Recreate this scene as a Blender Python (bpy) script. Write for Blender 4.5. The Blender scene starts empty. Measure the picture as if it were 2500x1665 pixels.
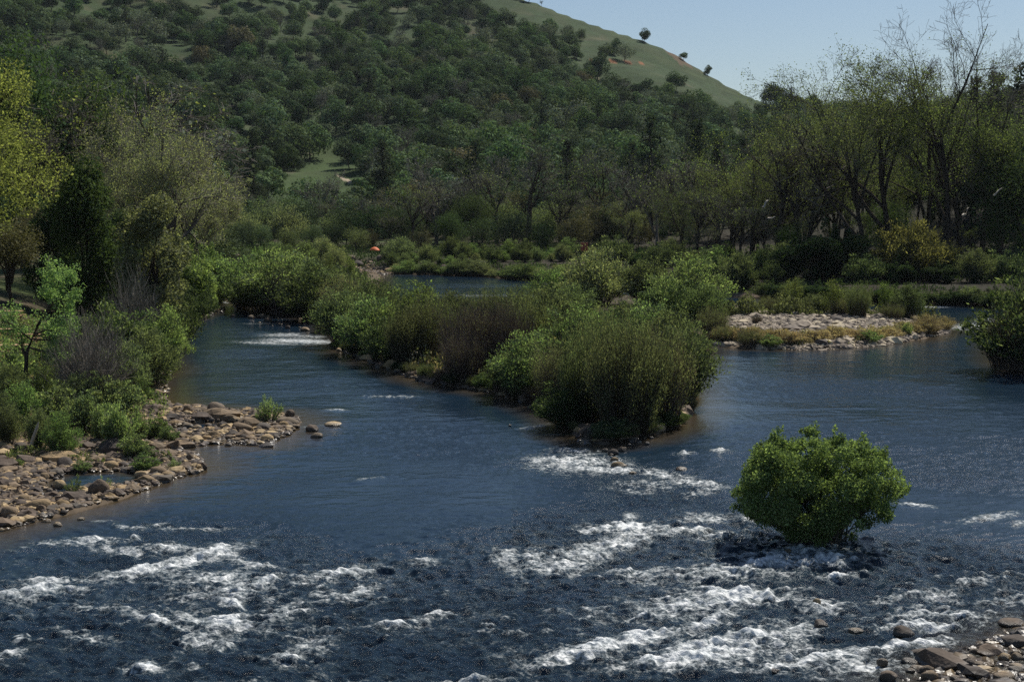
import bpy, math
import numpy as np
from mathutils import Matrix

# ------------------------------------------------------------------ camera, sky, sun, exposure
CAM_H = 10.0
PITCH = math.radians(5.54)
LENS = 50.0
FPX = 2500 * LENS / 36.0
SUN_AZ, SUN_EL = math.radians(32), math.radians(50)     # to the right of the view, high, in front
sc = bpy.context.scene
COL = sc.collection
cam_d = bpy.data.cameras.new('camera'); cam = bpy.data.objects.new('camera', cam_d); COL.objects.link(cam)
cam_d.lens = LENS; cam_d.sensor_width = 36; cam_d.clip_end = 9000; cam_d.clip_start = 0.5
cam.location = (0, 0, CAM_H); cam.rotation_euler = (math.pi / 2 - PITCH, 0, 0)
sc.camera = cam
W = bpy.data.worlds.new("World"); sc.world = W; W.use_nodes = True
wn = W.node_tree; bg = wn.nodes['Background']
sky = wn.nodes.new('ShaderNodeTexSky'); sky.sky_type = 'NISHITA'; sky.sun_disc = False
sky.sun_elevation = SUN_EL; sky.sun_rotation = SUN_AZ
sky.air_density = 1.0; sky.dust_density = 0.45; sky.ozone_density = 3.2
wn.links.new(sky.outputs[0], bg.inputs[0]); bg.inputs[1].default_value = 0.068
sd = bpy.data.lights.new('sun', 'SUN'); so = bpy.data.objects.new('sun', sd); COL.objects.link(so)
sd.energy = 4.7; sd.angle = math.radians(0.55); sd.color = (1.0, 0.95, 0.86)
so.rotation_euler = (math.pi / 2 - SUN_EL, 0, math.pi - SUN_AZ)
sc.view_settings.view_transform = 'Standard'; sc.view_settings.look = 'None'
sc.view_settings.exposure = 0.12; sc.view_settings.gamma = 1.0
cy = sc.cycles
cy.max_bounces = 6; cy.diffuse_bounces = 3; cy.glossy_bounces = 3; cy.transmission_bounces = 4
cy.transparent_max_bounces = 8; cy.volume_bounces = 0
cy.caustics_reflective = False; cy.caustics_refractive = False; cy.sample_clamp_indirect = 1.0; cy.sample_clamp_direct = 2.2
cy.use_denoising = False; cy.use_adaptive_sampling = False

# ------------------------------------------------------------------ numeric helpers
def P0(px, py, z=0.0):
    """point of the level z that the photo shows at source pixel px, py"""
    u = (px - 1250) / FPX; v = (832.5 - py) / FPX
    d = np.array([u, math.cos(PITCH) + v * math.sin(PITCH), -math.sin(PITCH) + v * math.cos(PITCH)])
    t = (z - CAM_H) / d[2]
    return d * t + np.array([0, 0, CAM_H])
def project(x, y, z):
    yy = y; zz = z - CAM_H
    f = yy * math.cos(PITCH) - zz * math.sin(PITCH)
    up = yy * math.sin(PITCH) + zz * math.cos(PITCH)
    return 1250 + FPX * x / f, 832.5 - FPX * up / f
def _h(ix, iy, s):
    n = (ix.astype(np.int64) * 374761393 + iy.astype(np.int64) * 668265263 + s * 1442695041) & 0xffffffff
    n = ((n ^ (n >> 13)) * 1274126177) & 0xffffffff
    return ((n ^ (n >> 16)) & 0xffffff) / float(0x1000000)
def perlin(x, y, s=0):
    xi = np.floor(x); yi = np.floor(y); fx = x - xi; fy = y - yi
    u = fx * fx * fx * (fx * (fx * 6 - 15) + 10); v = fy * fy * fy * (fy * (fy * 6 - 15) + 10)
    def g(a, b):
        an = _h(xi + a, yi + b, s) * 2 * math.pi
        return np.cos(an) * (fx - a) + np.sin(an) * (fy - b)
    return ((g(0, 0) * (1 - u) + g(1, 0) * u) * (1 - v) + (g(0, 1) * (1 - u) + g(1, 1) * u) * v) * 1.5
def fbm(x, y, s=0, o=4):
    r = 0; a = 1; t = 0
    for k in range(o):
        r = r + a * perlin(x * 2 ** k + 17.3 * k, y * 2 ** k - 9.1 * k, s + k); t += a; a *= 0.5
    return r / t
def sst(a, b, x):
    t = np.clip((x - a) / (b - a), 0, 1); return t * t * (3 - 2 * t)
def poly_w(pts): return np.array([P0(*p)[:2] for p in pts])
def sdf(poly, x, y):
    """signed distance, positive inside"""
    x = np.asarray(x, float); y = np.asarray(y, float)
    best = np.full(x.shape, 1e9); ins = np.zeros(x.shape, bool); n = len(poly)
    for i in range(n):
        ax, ay = poly[i]; bx, by = poly[(i + 1) % n]
        ex, ey = bx - ax, by - ay; L = ex * ex + ey * ey + 1e-9
        t = np.clip(((x - ax) * ex + (y - ay) * ey) / L, 0, 1)
        dx = x - ax - t * ex; dy = y - ay - t * ey
        best = np.minimum(best, dx * dx + dy * dy)
        c = (ay > y) != (by > y)
        xc = ax + (y - ay) * ex / (ey if abs(ey) > 1e-9 else 1e-9)
        ins ^= c & (x < xc)
    d = np.sqrt(best); return np.where(ins, d, -d)
def in_px(poly, px, py):
    return sdf(np.array(poly, float), px, py) > 0

# ------------------------------------------------------------------ terrain function
LEFT = np.array([(-90, -20), (-30, 18)] + [tuple(P0(*p)[:2]) for p in [
    (-300, 1400), (-60, 1312), (0, 1292), (90, 1270), (190, 1250), (300, 1215), (400, 1172), (490, 1148), (470, 1112), (400, 1098),
    (520, 1082), (640, 1086), (700, 1062), (735, 1030), (690, 1008), (560, 1000), (430, 992), (392, 962), (385, 930),
    (412, 905), (392, 880), (398, 830), (425, 795), (470, 775), (540, 757), (528, 735), (538, 722)]] + [(-50, 190), (-400, 190), (-400, -20)])
POOL = poly_w([(105, 1180), (150, 1158), (300, 1150), (360, 1163), (330, 1185), (240, 1190), (160, 1205), (90, 1220)])
NOTCH = poly_w([(405, 1046), (470, 1032), (620, 1030), (640, 1038), (520, 1046), (440, 1060)])
ISLE = poly_w([(552, 737), (600, 752), (660, 764), (740, 776), (800, 790), (812, 850), (880, 874), (960, 902), (1020, 928), (1110, 944),
    (1220, 962), (1310, 990), (1380, 1020), (1405, 1065), (1470, 1085), (1560, 1070), (1660, 1040), (1690, 1000), (1690, 930), (1702, 880),
    (1716, 838), (1800, 850), (1900, 853), (2020, 852), (2150, 842), (2260, 826), (2318, 806), (2305, 786), (2230, 772),
    (2100, 762), (1900, 756), (1750, 752), (1640, 738), (1560, 728), (1440, 722), (1330, 732), (1250, 762), (1100, 766), (980, 757),
    (925, 735), (918, 700), (930, 672), (860, 640), (700, 625), (560, 640), (530, 690)])
FAR = np.array([tuple(P0(*p)[:2]) for p in [(850, 655), (930, 668), (1060, 670), (1180, 675), (1290, 683), (1400, 692), (1560, 704), (1700, 716), (1850, 728),
    (2000, 738), (2200, 744), (2400, 749), (2600, 765)]] + [(90, 118), (600, 60), (3000, 60), (3000, 3000), (-3000, 3000), (-3000, 195), (-52, 195), (-38, 205)])
RCLUMP = np.array([tuple(P0(*p)[:2]) for p in [(2440, 800), (2438, 850), (2448, 885), (2480, 905), (2600, 918)]] + [(62, 70), (85, 90), (80, 118), (48, 118)])
NEARR = np.array([tuple(P0(*p)[:2]) for p in [(2120, 1720), (2200, 1668), (2330, 1612), (2420, 1560), (2520, 1520), (2700, 1500)]] + [(30, 25), (20, 10), (8, 12)])

SKX = np.array([-1500, -600, 0, 500, 900, 1180, 1255, 1308, 1370, 1446, 1504, 1561, 1599, 1638, 1690, 1732, 1766, 1801, 1831, 1900, 2000, 2120, 2300, 2500, 2900, 3800])
SKY_ = np.array([-200, -330, -270, -190, -95, -25, -8, 8, 34, 61, 80, 98, 113, 130, 163, 188, 208, 226, 240, 262, 282, 286, 250, 215, 250, 330])
RRX = np.array([-1500, 0, 900, 1250, 1560, 1831, 2000, 2200, 3000])
RR_ = np.array([900, 930, 900, 820, 760, 720, 820, 1000, 1000])
def hill(x, y):
    r = np.hypot(x, y) + 1e-6
    th = np.arctan2(x, np.maximum(y, 1e-3))
    px = 1250 + FPX * np.tan(np.clip(th, -0.9, 0.9))
    yk = np.interp(px, SKX, SKY_)
    Rr = np.interp(px, RRX, RR_)
    cth = np.cos(np.clip(th, -0.9, 0.9))
    ta = np.tan(np.arctan((832.5 - yk) / FPX) - PITCH) * cth
    Rb = 285.0 + 25 * np.sin(px / 300.0)
    zb = 1.0
    tb = (zb - CAM_H) / Rb
    t = np.clip((r - Rb) / (Rr - Rb), 0, 1)
    tt = tb + (ta - tb) * t ** 0.78
    z = CAM_H + r * tt
    n = fbm(x / 95.0, y / 95.0, 5, 4)
    z = z + n * 9.0 * np.clip(t * 5, 0, 1) * np.clip((1 - t) * 5, 0, 1)
    zr = CAM_H + Rr * ta
    z = np.where(r > Rr, zr - (r - Rr) * 0.28 - ((r - Rr) / 120.0) ** 2 * 1.0, z)
    back = sst(-0.02, 0.18, np.where(y > 0, y / r, 0))
    z = np.where(r > Rb, z * back + 4 * (1 - back), -1e3)
    return np.maximum(z, np.where(r > Rb, -0.5, -1e3))
def ground_z(x, y):
    x = np.asarray(x, float); y = np.asarray(y, float)
    r = np.hypot(x, y)
    z = np.full(x.shape, -1e3)
    dl = sdf(LEFT, x, y); dp = -sdf(POOL, x, y); dn = -sdf(NOTCH, x, y)
    dp = np.where(dp < 0, dp * 3, dp); dn = np.where(dn < 0, dn * 3, dn); dl2 = np.minimum(dl, np.minimum(dp, dn))
    spit = sst(-13.5, -16.5, x) # the stony spit stays low, the bank behind it climbs
    hl = np.where(dl2 > 0, 0.05 * dl2 + 0.06 + (0.02 + 0.20 * sst(5, 12, dl2) * 1.0) * np.clip(dl2 - 4.5, 0, 14) * (0.25 + 0.75 * spit), np.maximum(0.16 * dl2, -1.2))
    z = np.maximum(z, np.minimum(hl, 3.4))
    di = sdf(ISLE, x, y)
    z = np.maximum(z, np.where(di > 0, 0.05 + 0.16 * np.minimum(di, 4) + 0.03 * np.clip(di - 4, 0, 12), np.maximum(0.16 * di, -1.2)))
    df = sdf(FAR, x, y)
    z = np.maximum(z, np.where(df > 0, 0.1 + 0.22 * np.minimum(df, 6) + 0.025 * np.clip(df - 6, 0, 120), np.maximum(0.16 * df, -1.2)))
    # the wooded rise behind the right bank
    z = np.where((df > 0), z + 11 * sst(30, 120, df) * sst(20, 75, x) * sst(330, 230, r), z)
    dr = sdf(RCLUMP, x, y)
    z = np.maximum(z, np.where(dr > 0, 0.1 + 0.25 * np.minimum(dr, 5), np.maximum(0.16 * dr, -1.2)))
    dq = sdf(NEARR, x, y)
    z = np.maximum(z, np.where(dq > 0, -0.09 + 0.025 * np.minimum(dq, 6), np.maximum(0.16 * dq - 0.09, -1.2)))
    z = z + np.where(z > 0.05, 1, 0.4) * fbm(x / 3.1, y / 3.1, 2, 3) * 0.10
    hz = hill(x, y)
    zz = np.maximum(z, hz)
    return zz
def gz(x, y): return float(ground_z(np.array([x]), np.array([y]))[0])
def at_px(px, py, dz=0.0):
    """terrain point seen at pixel px, py"""
    d = P0(px, 1000.0, 0); u = (px - 1250) / FPX; v = (832.5 - py) / FPX
    dr = np.array([u, math.cos(PITCH) + v * math.sin(PITCH), -math.sin(PITCH) + v * math.cos(PITCH)])
    t = np.concatenate([np.linspace(20, 250, 900), np.linspace(251, 1100, 1200)])
    X = dr[0] * t; Y = dr[1] * t; Z = CAM_H + dr[2] * t
    g = np.maximum(ground_z(X, Y), 0) + dz
    k = np.argmax(Z <= g)
    if Z[k] > g[k]: k = len(t) - 1
    return np.array([X[k], Y[k], g[k]])
def at_dist(px, dist):
    th = math.atan((px - 1250) / FPX)
    x = dist * math.tan(th); y = dist
    return np.array([x, y, max(gz(x, y), 0)])

# ------------------------------------------------------------------ mesh helpers
def make_mesh(name, chunks, mats, smooth=False):
    V = []; loops = []; starts = []; mi = []; off = 0; ls = 0
    for c in chunks:
        v, f = c[0], c[1]; m = c[2] if len(c) > 2 else 0
        if len(f) == 0: continue
        V.append(v.reshape(-1, 3)); f = np.asarray(f); k = f.shape[1]
        loops.append((f + off).ravel()); starts.append(ls + np.arange(len(f)) * k); mi.append(np.full(len(f), m))
        ls += f.size; off += len(V[-1])
    V = np.concatenate(V).astype(np.float32); loops = np.concatenate(loops).astype(np.int32)
    starts = np.concatenate(starts).astype(np.int32); mi = np.concatenate(mi).astype(np.int32)
    me = bpy.data.meshes.new(name)
    me.vertices.add(len(V)); me.vertices.foreach_set('co', V.ravel())
    me.loops.add(len(loops)); me.loops.foreach_set('vertex_index', loops)
    me.polygons.add(len(starts)); me.polygons.foreach_set('loop_start', starts)
    me.polygons.foreach_set('material_index', mi)
    me.polygons.foreach_set('use_smooth', np.full(len(starts), smooth))
    for m in mats: me.materials.append(m)
    me.update(calc_edges=True)
    return me
def attr(me, name, data, kind='FLOAT'):
    a = me.attributes.new(name, kind, 'POINT')
    if kind == 'FLOAT': a.data.foreach_set('value', np.asarray(data, np.float32).ravel())
    else: a.data.foreach_set('color', np.asarray(data, np.float32).ravel())
def obj(name, me, parent=None, loc=None):
    o = bpy.data.objects.new(name, me); COL.objects.link(o)
    if parent: o.parent = parent
    if loc is not None: o.location = loc
    return o
def tag(o, label=None, cat=None, group=None, kind=None):
    if label: o['label'] = label
    if cat: o['category'] = cat
    if group: o['group'] = group
    if kind: o['kind'] = kind
    return o
def grid_faces(nr, nc):
    i = np.arange((nr - 1) * (nc - 1)); r = i // (nc - 1); c = i % (nc - 1); a = r * nc + c
    return np.stack([a, a + 1, a + nc + 1, a + nc], 1)

# ------------------------------------------------------------------ materials
class N:
    def __init__(s, name):
        s.m = bpy.data.materials.new(name); s.m.use_nodes = True; s.t = s.m.node_tree; s.t.nodes.clear()
        s.out = s.t.nodes.new('ShaderNodeOutputMaterial')
    def n(s, ty, **kw):
        x = s.t.nodes.new(ty)
        for k, v in kw.items():
            if k.startswith('i_'):
                key = k[2:]; x.inputs[int(key) if key.isdigit() else key].default_value = v
            else: setattr(x, k, v)
        return x
    def l(s, a, b): s.t.links.new(a, b)
    def math(s, op, a, b=None, clamp=False):
        x = s.n('ShaderNodeMath', operation=op); x.use_clamp = clamp
        for i, q in enumerate((a, b)):
            if q is None: continue
            if isinstance(q, (int, float)): x.inputs[i].default_value = q
            else: s.l(q, x.inputs[i])
        return x.outputs[0]
    def ramp(s, fac, stops):
        r = s.n('ShaderNodeValToRGB'); e = r.color_ramp.elements
        while len(e) < len(stops): e.new(0.5)
        for el, (p, c) in zip(e, stops): el.position = p; el.color = (*c, 1) if len(c) == 3 else c
        s.l(fac, r.inputs[0]); return r.outputs[0]
    def mix(s, fac, a, b):
        x = s.n('ShaderNodeMix', data_type='RGBA')
        for key, q in ((0, fac), (6, a), (7, b)):
            if isinstance(q, (int, float)): x.inputs[key].default_value = q
            elif isinstance(q, tuple): x.inputs[key].default_value = (*q, 1)
            else: s.l(q, x.inputs[key])
        return x.outputs[2]
    def remap(s, v, a, b, c, d):
        x = s.n('ShaderNodeMapRange'); s.l(v, x.inputs[0])
        for i, q in enumerate((a, b, c, d)): x.inputs[i + 1].default_value = q
        return x.outputs[0]

def leaf_mat(name, col, col2=None, trans=0.35, ovar=0.3, lvar=0.5, hue=0.02, desat=0.22, gain=2.05):
    k = N(name); oi = k.n('ShaderNodeObjectInfo'); ge = k.n('ShaderNodeNewGeometry')
    def adj(c):
        l = .3 * c[0] + .6 * c[1] + .1 * c[2]; return tuple(gain * (x * (1 - desat) + l * desat) for x in c)
    col, col2 = adj(col), adj(col2); trans = min(.55, trans + .08)
    base = k.mix(ge.outputs['Random Per Island'], col, col2)
    hsv = k.n('ShaderNodeHueSaturation')
    wn_ = k.n('ShaderNodeTexWhiteNoise', noise_dimensions='1D'); k.l(oi.outputs['Random'], wn_.inputs['W'])
    k.l(k.remap(wn_.outputs['Value'], 0, 1, 0.5 - hue, 0.5 + hue), hsv.inputs['Hue'])
    k.l(k.remap(oi.outputs['Random'], 0, 1, 1 - ovar * .5, 1 + ovar * .3), hsv.inputs['Saturation'])
    wv = k.n('ShaderNodeTexWhiteNoise', noise_dimensions='1D'); k.l(wn_.outputs['Value'], wv.inputs['W'])
    wl = k.n('ShaderNodeTexWhiteNoise', noise_dimensions='1D'); k.l(ge.outputs['Random Per Island'], wl.inputs['W'])
    vv = k.math('MULTIPLY', k.remap(wv.outputs['Value'], 0, 1, 1 - ovar, 1 + ovar), k.remap(wl.outputs['Value'], 0, 1, 1 - lvar, 1 + lvar))
    k.l(vv, hsv.inputs['Value']); k.l(base, hsv.inputs['Color'])
    d = k.n('ShaderNodeBsdfDiffuse'); t = k.n('ShaderNodeBsdfTranslucent'); k.l(hsv.outputs[0], d.inputs[0])
    tc = k.n('ShaderNodeMix', data_type='RGBA', blend_type='MULTIPLY'); tc.inputs[0].default_value = 1
    k.l(hsv.outputs[0], tc.inputs[6]); tc.inputs[7].default_value = (1.25, 1.3, 0.6, 1); k.l(tc.outputs[2], t.inputs[0])
    m = k.n('ShaderNodeMixShader', i_0=trans); k.l(d.outputs[0], m.inputs[1]); k.l(t.outputs[0], m.inputs[2])
    k.l(m.outputs[0], k.out.inputs[0]); return k.m
def bark_mat(name, col, col2, sc_=3.0):
    k = N(name); tc = k.n('ShaderNodeTexCoord'); no = k.n('ShaderNodeTexNoise', i_Scale=sc_, i_Detail=5.0)
    mp = k.n('ShaderNodeMapping'); mp.inputs['Scale'].default_value = (1, 1, 0.3)
    k.l(tc.outputs['Object'], mp.inputs[0]); k.l(mp.outputs[0], no.inputs['Vector'])
    c = k.mix(no.outputs[0], col, col2); b = k.n('ShaderNodeBsdfDiffuse'); k.l(c, b.inputs[0]); k.l(b.outputs[0], k.out.inputs[0]); return k.m

M = {}
M['oak'] = leaf_mat('oak_leaves', (0.034, 0.054, 0.024), (0.054, 0.080, 0.035), trans=0.10, ovar=0.42, desat=.08, gain=2.05)
M['oakgrey'] = leaf_mat('grey_oak_leaves', (0.05, 0.066, 0.046), (0.085, 0.10, 0.068), trans=0.1, ovar=0.3)
M['pine'] = leaf_mat('pine_needles', (0.016, 0.026, 0.016), (0.03, 0.042, 0.024), trans=0.15, ovar=0.2)
M['brownoak'] = leaf_mat('bronze_oak_leaves', (0.05, 0.05, 0.024), (0.085, 0.075, 0.035), trans=0.12)
M['twig'] = leaf_mat('grey_twigs', (0.085, 0.075, 0.064), (0.14, 0.125, 0.105), trans=0.1, ovar=0.2, hue=0.01)
M['yellowleaf'] = leaf_mat('spring_leaves', (0.10, 0.12, 0.026), (0.17, 0.18, 0.05), trans=0.5, ovar=0.15, gain=1.55)
M['brightgreen'] = leaf_mat('bright_leaves', (0.06, 0.11, 0.03), (0.115, 0.17, 0.06), trans=0.45, ovar=0.2)
M['willow'] = leaf_mat('willow_leaves', (0.042, 0.062, 0.027), (0.078, 0.105, 0.045), trans=0.4, ovar=0.3, desat=.3)
M['paletwig'] = leaf_mat('pale_twigs', (0.13, 0.115, 0.09), (0.19, 0.17, 0.13), trans=0.1, ovar=0.1, hue=0.01)
M['greywillow'] = leaf_mat('grey_willow_leaves', (0.085, 0.10, 0.05), (0.15, 0.16, 0.08), trans=0.35, ovar=0.2)
M['olive'] = leaf_mat('olive_leaves', (0.042, 0.05, 0.022), (0.078, 0.086, 0.038), trans=0.35, desat=.3, ovar=.25, gain=2.6)
M['redtwig'] = leaf_mat('reddish_twigs', (0.06, 0.045, 0.036), (0.105, 0.075, 0.06), trans=0.1, ovar=0.2, hue=0.01)
M['mustard'] = leaf_mat('yellow_bush_leaves', (0.11, 0.11, 0.035), (0.18, 0.17, 0.055), trans=0.4, gain=1.6)
M['bushgreen'] = leaf_mat('river_bush_leaves', (0.058, 0.10, 0.03), (0.112, 0.165, 0.058), trans=0.42, ovar=0.05, gain=1.8)
M['sparse'] = leaf_mat('sparse_spring_leaves', (0.05, 0.072, 0.022), (0.10, 0.128, 0.042), trans=0.45, ovar=0.25, gain=1.75)
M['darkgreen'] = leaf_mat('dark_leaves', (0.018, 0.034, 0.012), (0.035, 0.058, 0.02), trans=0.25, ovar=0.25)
M['drygrass'] = leaf_mat('dry_grass', (0.17, 0.13, 0.08), (0.27, 0.21, 0.13), trans=0.3)
M['herb'] = leaf_mat('herb_leaves', (0.06, 0.10, 0.035), (0.13, 0.17, 0.07), trans=0.4)
M['bark'] = bark_mat('dark_bark', (0.035, 0.028, 0.022), (0.09, 0.075, 0.06))
M['palebark'] = bark_mat('pale_bark', (0.12, 0.105, 0.085), (0.26, 0.24, 0.20))
M['greybark'] = bark_mat('grey_bark', (0.07, 0.06, 0.05), (0.15, 0.135, 0.115))

# rock
def rock_mat(name, ramp, wet=True):
    k = N(name); oi = k.n('ShaderNodeObjectInfo'); tc = k.n('ShaderNodeTexCoord'); ge = k.n('ShaderNodeNewGeometry')
    no = k.n('ShaderNodeTexNoise', i_Scale=2.3, i_Detail=8.0, i_Roughness=0.65); k.l(tc.outputs['Object'], no.inputs['Vector'])
    rnd = k.math('ADD', oi.outputs['Random'], ge.outputs['Random Per Island']); rnd = k.math('FRACT', rnd)
    base = k.ramp(rnd, ramp)
    v = k.remap(no.outputs[0], 0.3, 0.7, 0.55, 1.35)
    hs = k.n('ShaderNodeHueSaturation'); k.l(base, hs.inputs['Color']); k.l(v, hs.inputs['Value'])
    sx = k.n('ShaderNodeSeparateXYZ'); k.l(ge.outputs['Position'], sx.inputs[0])
    n2 = k.n('ShaderNodeTexNoise', i_Scale=1.7, i_Detail=2.0); k.l(ge.outputs['Position'], n2.inputs['Vector'])
    zz = k.math('ADD', sx.outputs[2], k.math('MULTIPLY', n2.outputs[0], 0.25))
    w = k.remap(zz, 0.16, 0.30, 1.0, 0.0)
    wetc = k.mix(w, hs.outputs[0], (0.035, 0.028, 0.02)) if wet else hs.outputs[0]
    wm = k.mix(0.75, hs.outputs[0], wetc)
    b = k.n('ShaderNodeBsdfPrincipled'); k.l(wm if wet else hs.outputs[0], b.inputs['Base Color'])
    if wet: k.l(k.remap(w, 0, 1, 0.85, 0.25), b.inputs['Roughness'])
    else: b.inputs['Roughness'].default_value = 0.9
    bp = k.n('ShaderNodeBump', i_Strength=0.5, i_Distance=0.05); n3 = k.n('ShaderNodeTexNoise', i_Scale=9.0, i_Detail=5.0)
    k.l(tc.outputs['Object'], n3.inputs['Vector']); k.l(n3.outputs[0], bp.inputs['Height']); k.l(bp.outputs[0], b.inputs['Normal'])
    k.l(b.outputs[0], k.out.inputs[0]); return k.m
M['rock'] = rock_mat('river_rock', [(0.0, (0.05, 0.038, 0.03)), (0.28, (0.12, 0.085, 0.06)), (0.5, (0.20, 0.14, 0.08)), (0.66, (0.10, 0.085, 0.07)), (0.80, (0.34, 0.23, 0.11)), (1.0, (0.50, 0.37, 0.20))])
M['gravel'] = rock_mat('bar_stones', [(0.0, (0.10, 0.08, 0.065)), (0.4, (0.26, 0.21, 0.16)), (0.8, (0.42, 0.345, 0.25)), (1.0, (0.64, 0.54, 0.36))], wet=False)

# ------------------------------------------------------------------ ground sheet
def hill_open(px, py):
    """0 where woods close over the hill, 1 where open grass shows; px, py only name places on the hillside"""
    o = np.zeros(px.shape)
    o = np.maximum(o, in_px([(1170, -60), (1255, -60), (1560, 80), (1800, 205), (1860, 225), (1880, 262), (1850, 300), (1760, 285), (1680, 262), (1560, 236), (1490, 190), (1430, 160), (1400, 118), (1290, 80), (1170, 45)], px, py) * 1.0)
    o = np.maximum(o, in_px([(790, 348), (850, 338), (940, 342), (900, 380), (850, 400), (850, 425), (900, 445), (905, 478), (620, 484), (660, 448), (750, 412), (775, 380)], px, py) * 1.0)
    o = np.maximum(o, in_px([(120, -100), (950, -100), (900, 60), (700, 190), (480, 210), (300, 260), (120, 240)], px, py) * 0.42)
    o = np.maximum(o, in_px([(780, -60), (1150, -60), (1200, 60), (1050, 110), (900, 150), (820, 120)], px, py) * 0.5)
    o = np.maximum(o, in_px([(650, 460), (895, 460), (890, 520), (660, 520)], px, py) * 0.97)
    o = np.maximum(o, in_px([(1060, 190), (1085, 190), (1070, 290), (1050, 300)], px, py) * 0.8)
    o = np.maximum(o, in_px([(1780, 290), (1900, 290), (1900, 330), (1790, 330)], px, py) * 0.7)
    return o
def build_ground():
    th_f = np.radians(np.linspace(-27, 27, 560))
    th_l = np.radians(np.linspace(-180, -27.5, 60)); th_r = np.radians(np.linspace(27.5, 180, 60))
    th = np.concatenate([th_l, th_f, th_r])
    r = np.concatenate([[0.5, 4, 9, 14, 18], np.geomspace(21, 330, 620), np.geomspace(332, 2600, 230)])
    R, T = np.meshgrid(r, th, indexing='ij')
    X = R * np.sin(T); Y = R * np.cos(T); Z = ground_z(X, Y)
    # under the camera the near shore: keep low and out of view
    V = np.stack([X, Y, Z], -1)
    me = make_mesh('ground', [(V, grid_faces(len(r), len(th))[:, ::-1])], [], smooth=True)
    x, y, z = X.ravel(), Y.ravel(), Z.ravel(); n = len(x)
    px, py = project(x, np.maximum(y, 5), z); rr = np.hypot(x, y)
    c = np.zeros((n, 4)); c[:, 3] = 1
    def blend(col, m):
        m = m[:, None]; c[:, :3] = c[:, :3] * (1 - m) + np.array(col) * m
    c[:, :3] = (0.075, 0.062, 0.04)
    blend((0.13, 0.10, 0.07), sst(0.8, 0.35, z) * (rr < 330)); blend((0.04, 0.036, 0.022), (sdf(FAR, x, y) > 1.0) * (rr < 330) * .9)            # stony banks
    blend((0.055, 0.042, 0.028), sst(0.02, -0.1, z))                      # wet bed
    n1 = fbm(x / 9, y / 9, 11, 3)
    blend((0.075, 0.10, 0.035), sst(1.0, 2.0, z) * sst(-0.1, 0.25, n1) * (rr < 330) * (x < -12))
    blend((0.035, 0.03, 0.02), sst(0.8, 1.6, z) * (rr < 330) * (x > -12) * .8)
    hi = (rr > 300).astype(float)
    blend((0.040, 0.066, 0.026), hi)
    n2 = fbm(x / 40, y / 40, 21, 4); n3 = fbm(x / 16, y / 16, 31, 3)
    blend((0.12, 0.098, 0.062), hi * sst(0.15, 0.5, n2) * 0.7)
    blend((0.062, 0.078, 0.034), hi * sst(-0.1, 0.3, n3) * 0.5)
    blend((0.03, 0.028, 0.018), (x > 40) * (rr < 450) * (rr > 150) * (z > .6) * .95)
    far = (rr < 1050)
    def patch(poly, col, a=1.0): blend(col, in_px(poly, px, py) * far * hi * a)
    patch([(775, 340), (940, 336), (930, 400), (900, 480), (620, 490), (660, 445), (750, 410)], (0.052, 0.080, 0.028), .85)
    patch([(1446, 190), (1455, 188), (1478, 206), (1462, 214), (1450, 206)], (0.46, 0.38, 0.27))
    patch([(1420, 178), (1435, 180), (1455, 192), (1450, 196)], (0.30, 0.22, 0.10))
    patch([(1438, 149), (1500, 149.5), (1570, 154), (1570, 156.5), (1500, 152.5), (1438, 152)], (0.30, 0.12, 0.06), 0.9)
    patch([(1620, 120), (1670, 140), (1690, 166), (1660, 158)], (0.13, 0.085, 0.055), 0.8)
    patch([(822, 428), (838, 432), (868, 448), (852, 448)], (0.40, 0.33, 0.24))
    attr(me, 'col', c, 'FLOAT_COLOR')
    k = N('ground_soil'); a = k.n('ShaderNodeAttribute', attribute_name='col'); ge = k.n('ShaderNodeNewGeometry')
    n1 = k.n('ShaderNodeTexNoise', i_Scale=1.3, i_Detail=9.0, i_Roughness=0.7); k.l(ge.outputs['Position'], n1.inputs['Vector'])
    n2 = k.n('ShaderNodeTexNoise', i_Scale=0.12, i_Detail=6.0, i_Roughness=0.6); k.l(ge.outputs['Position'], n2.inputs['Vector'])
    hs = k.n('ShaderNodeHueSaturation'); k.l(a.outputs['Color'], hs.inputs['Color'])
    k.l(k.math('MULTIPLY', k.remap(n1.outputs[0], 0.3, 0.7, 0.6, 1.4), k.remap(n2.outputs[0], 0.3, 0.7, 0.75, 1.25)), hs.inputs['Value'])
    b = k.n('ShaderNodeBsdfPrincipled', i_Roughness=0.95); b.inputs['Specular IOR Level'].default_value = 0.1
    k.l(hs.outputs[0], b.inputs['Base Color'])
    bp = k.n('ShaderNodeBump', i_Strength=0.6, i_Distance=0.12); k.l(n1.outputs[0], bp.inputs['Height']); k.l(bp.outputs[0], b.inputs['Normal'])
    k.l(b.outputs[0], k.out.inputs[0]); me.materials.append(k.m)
    tag(obj('ground', me), kind='structure')
build_ground()

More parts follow.
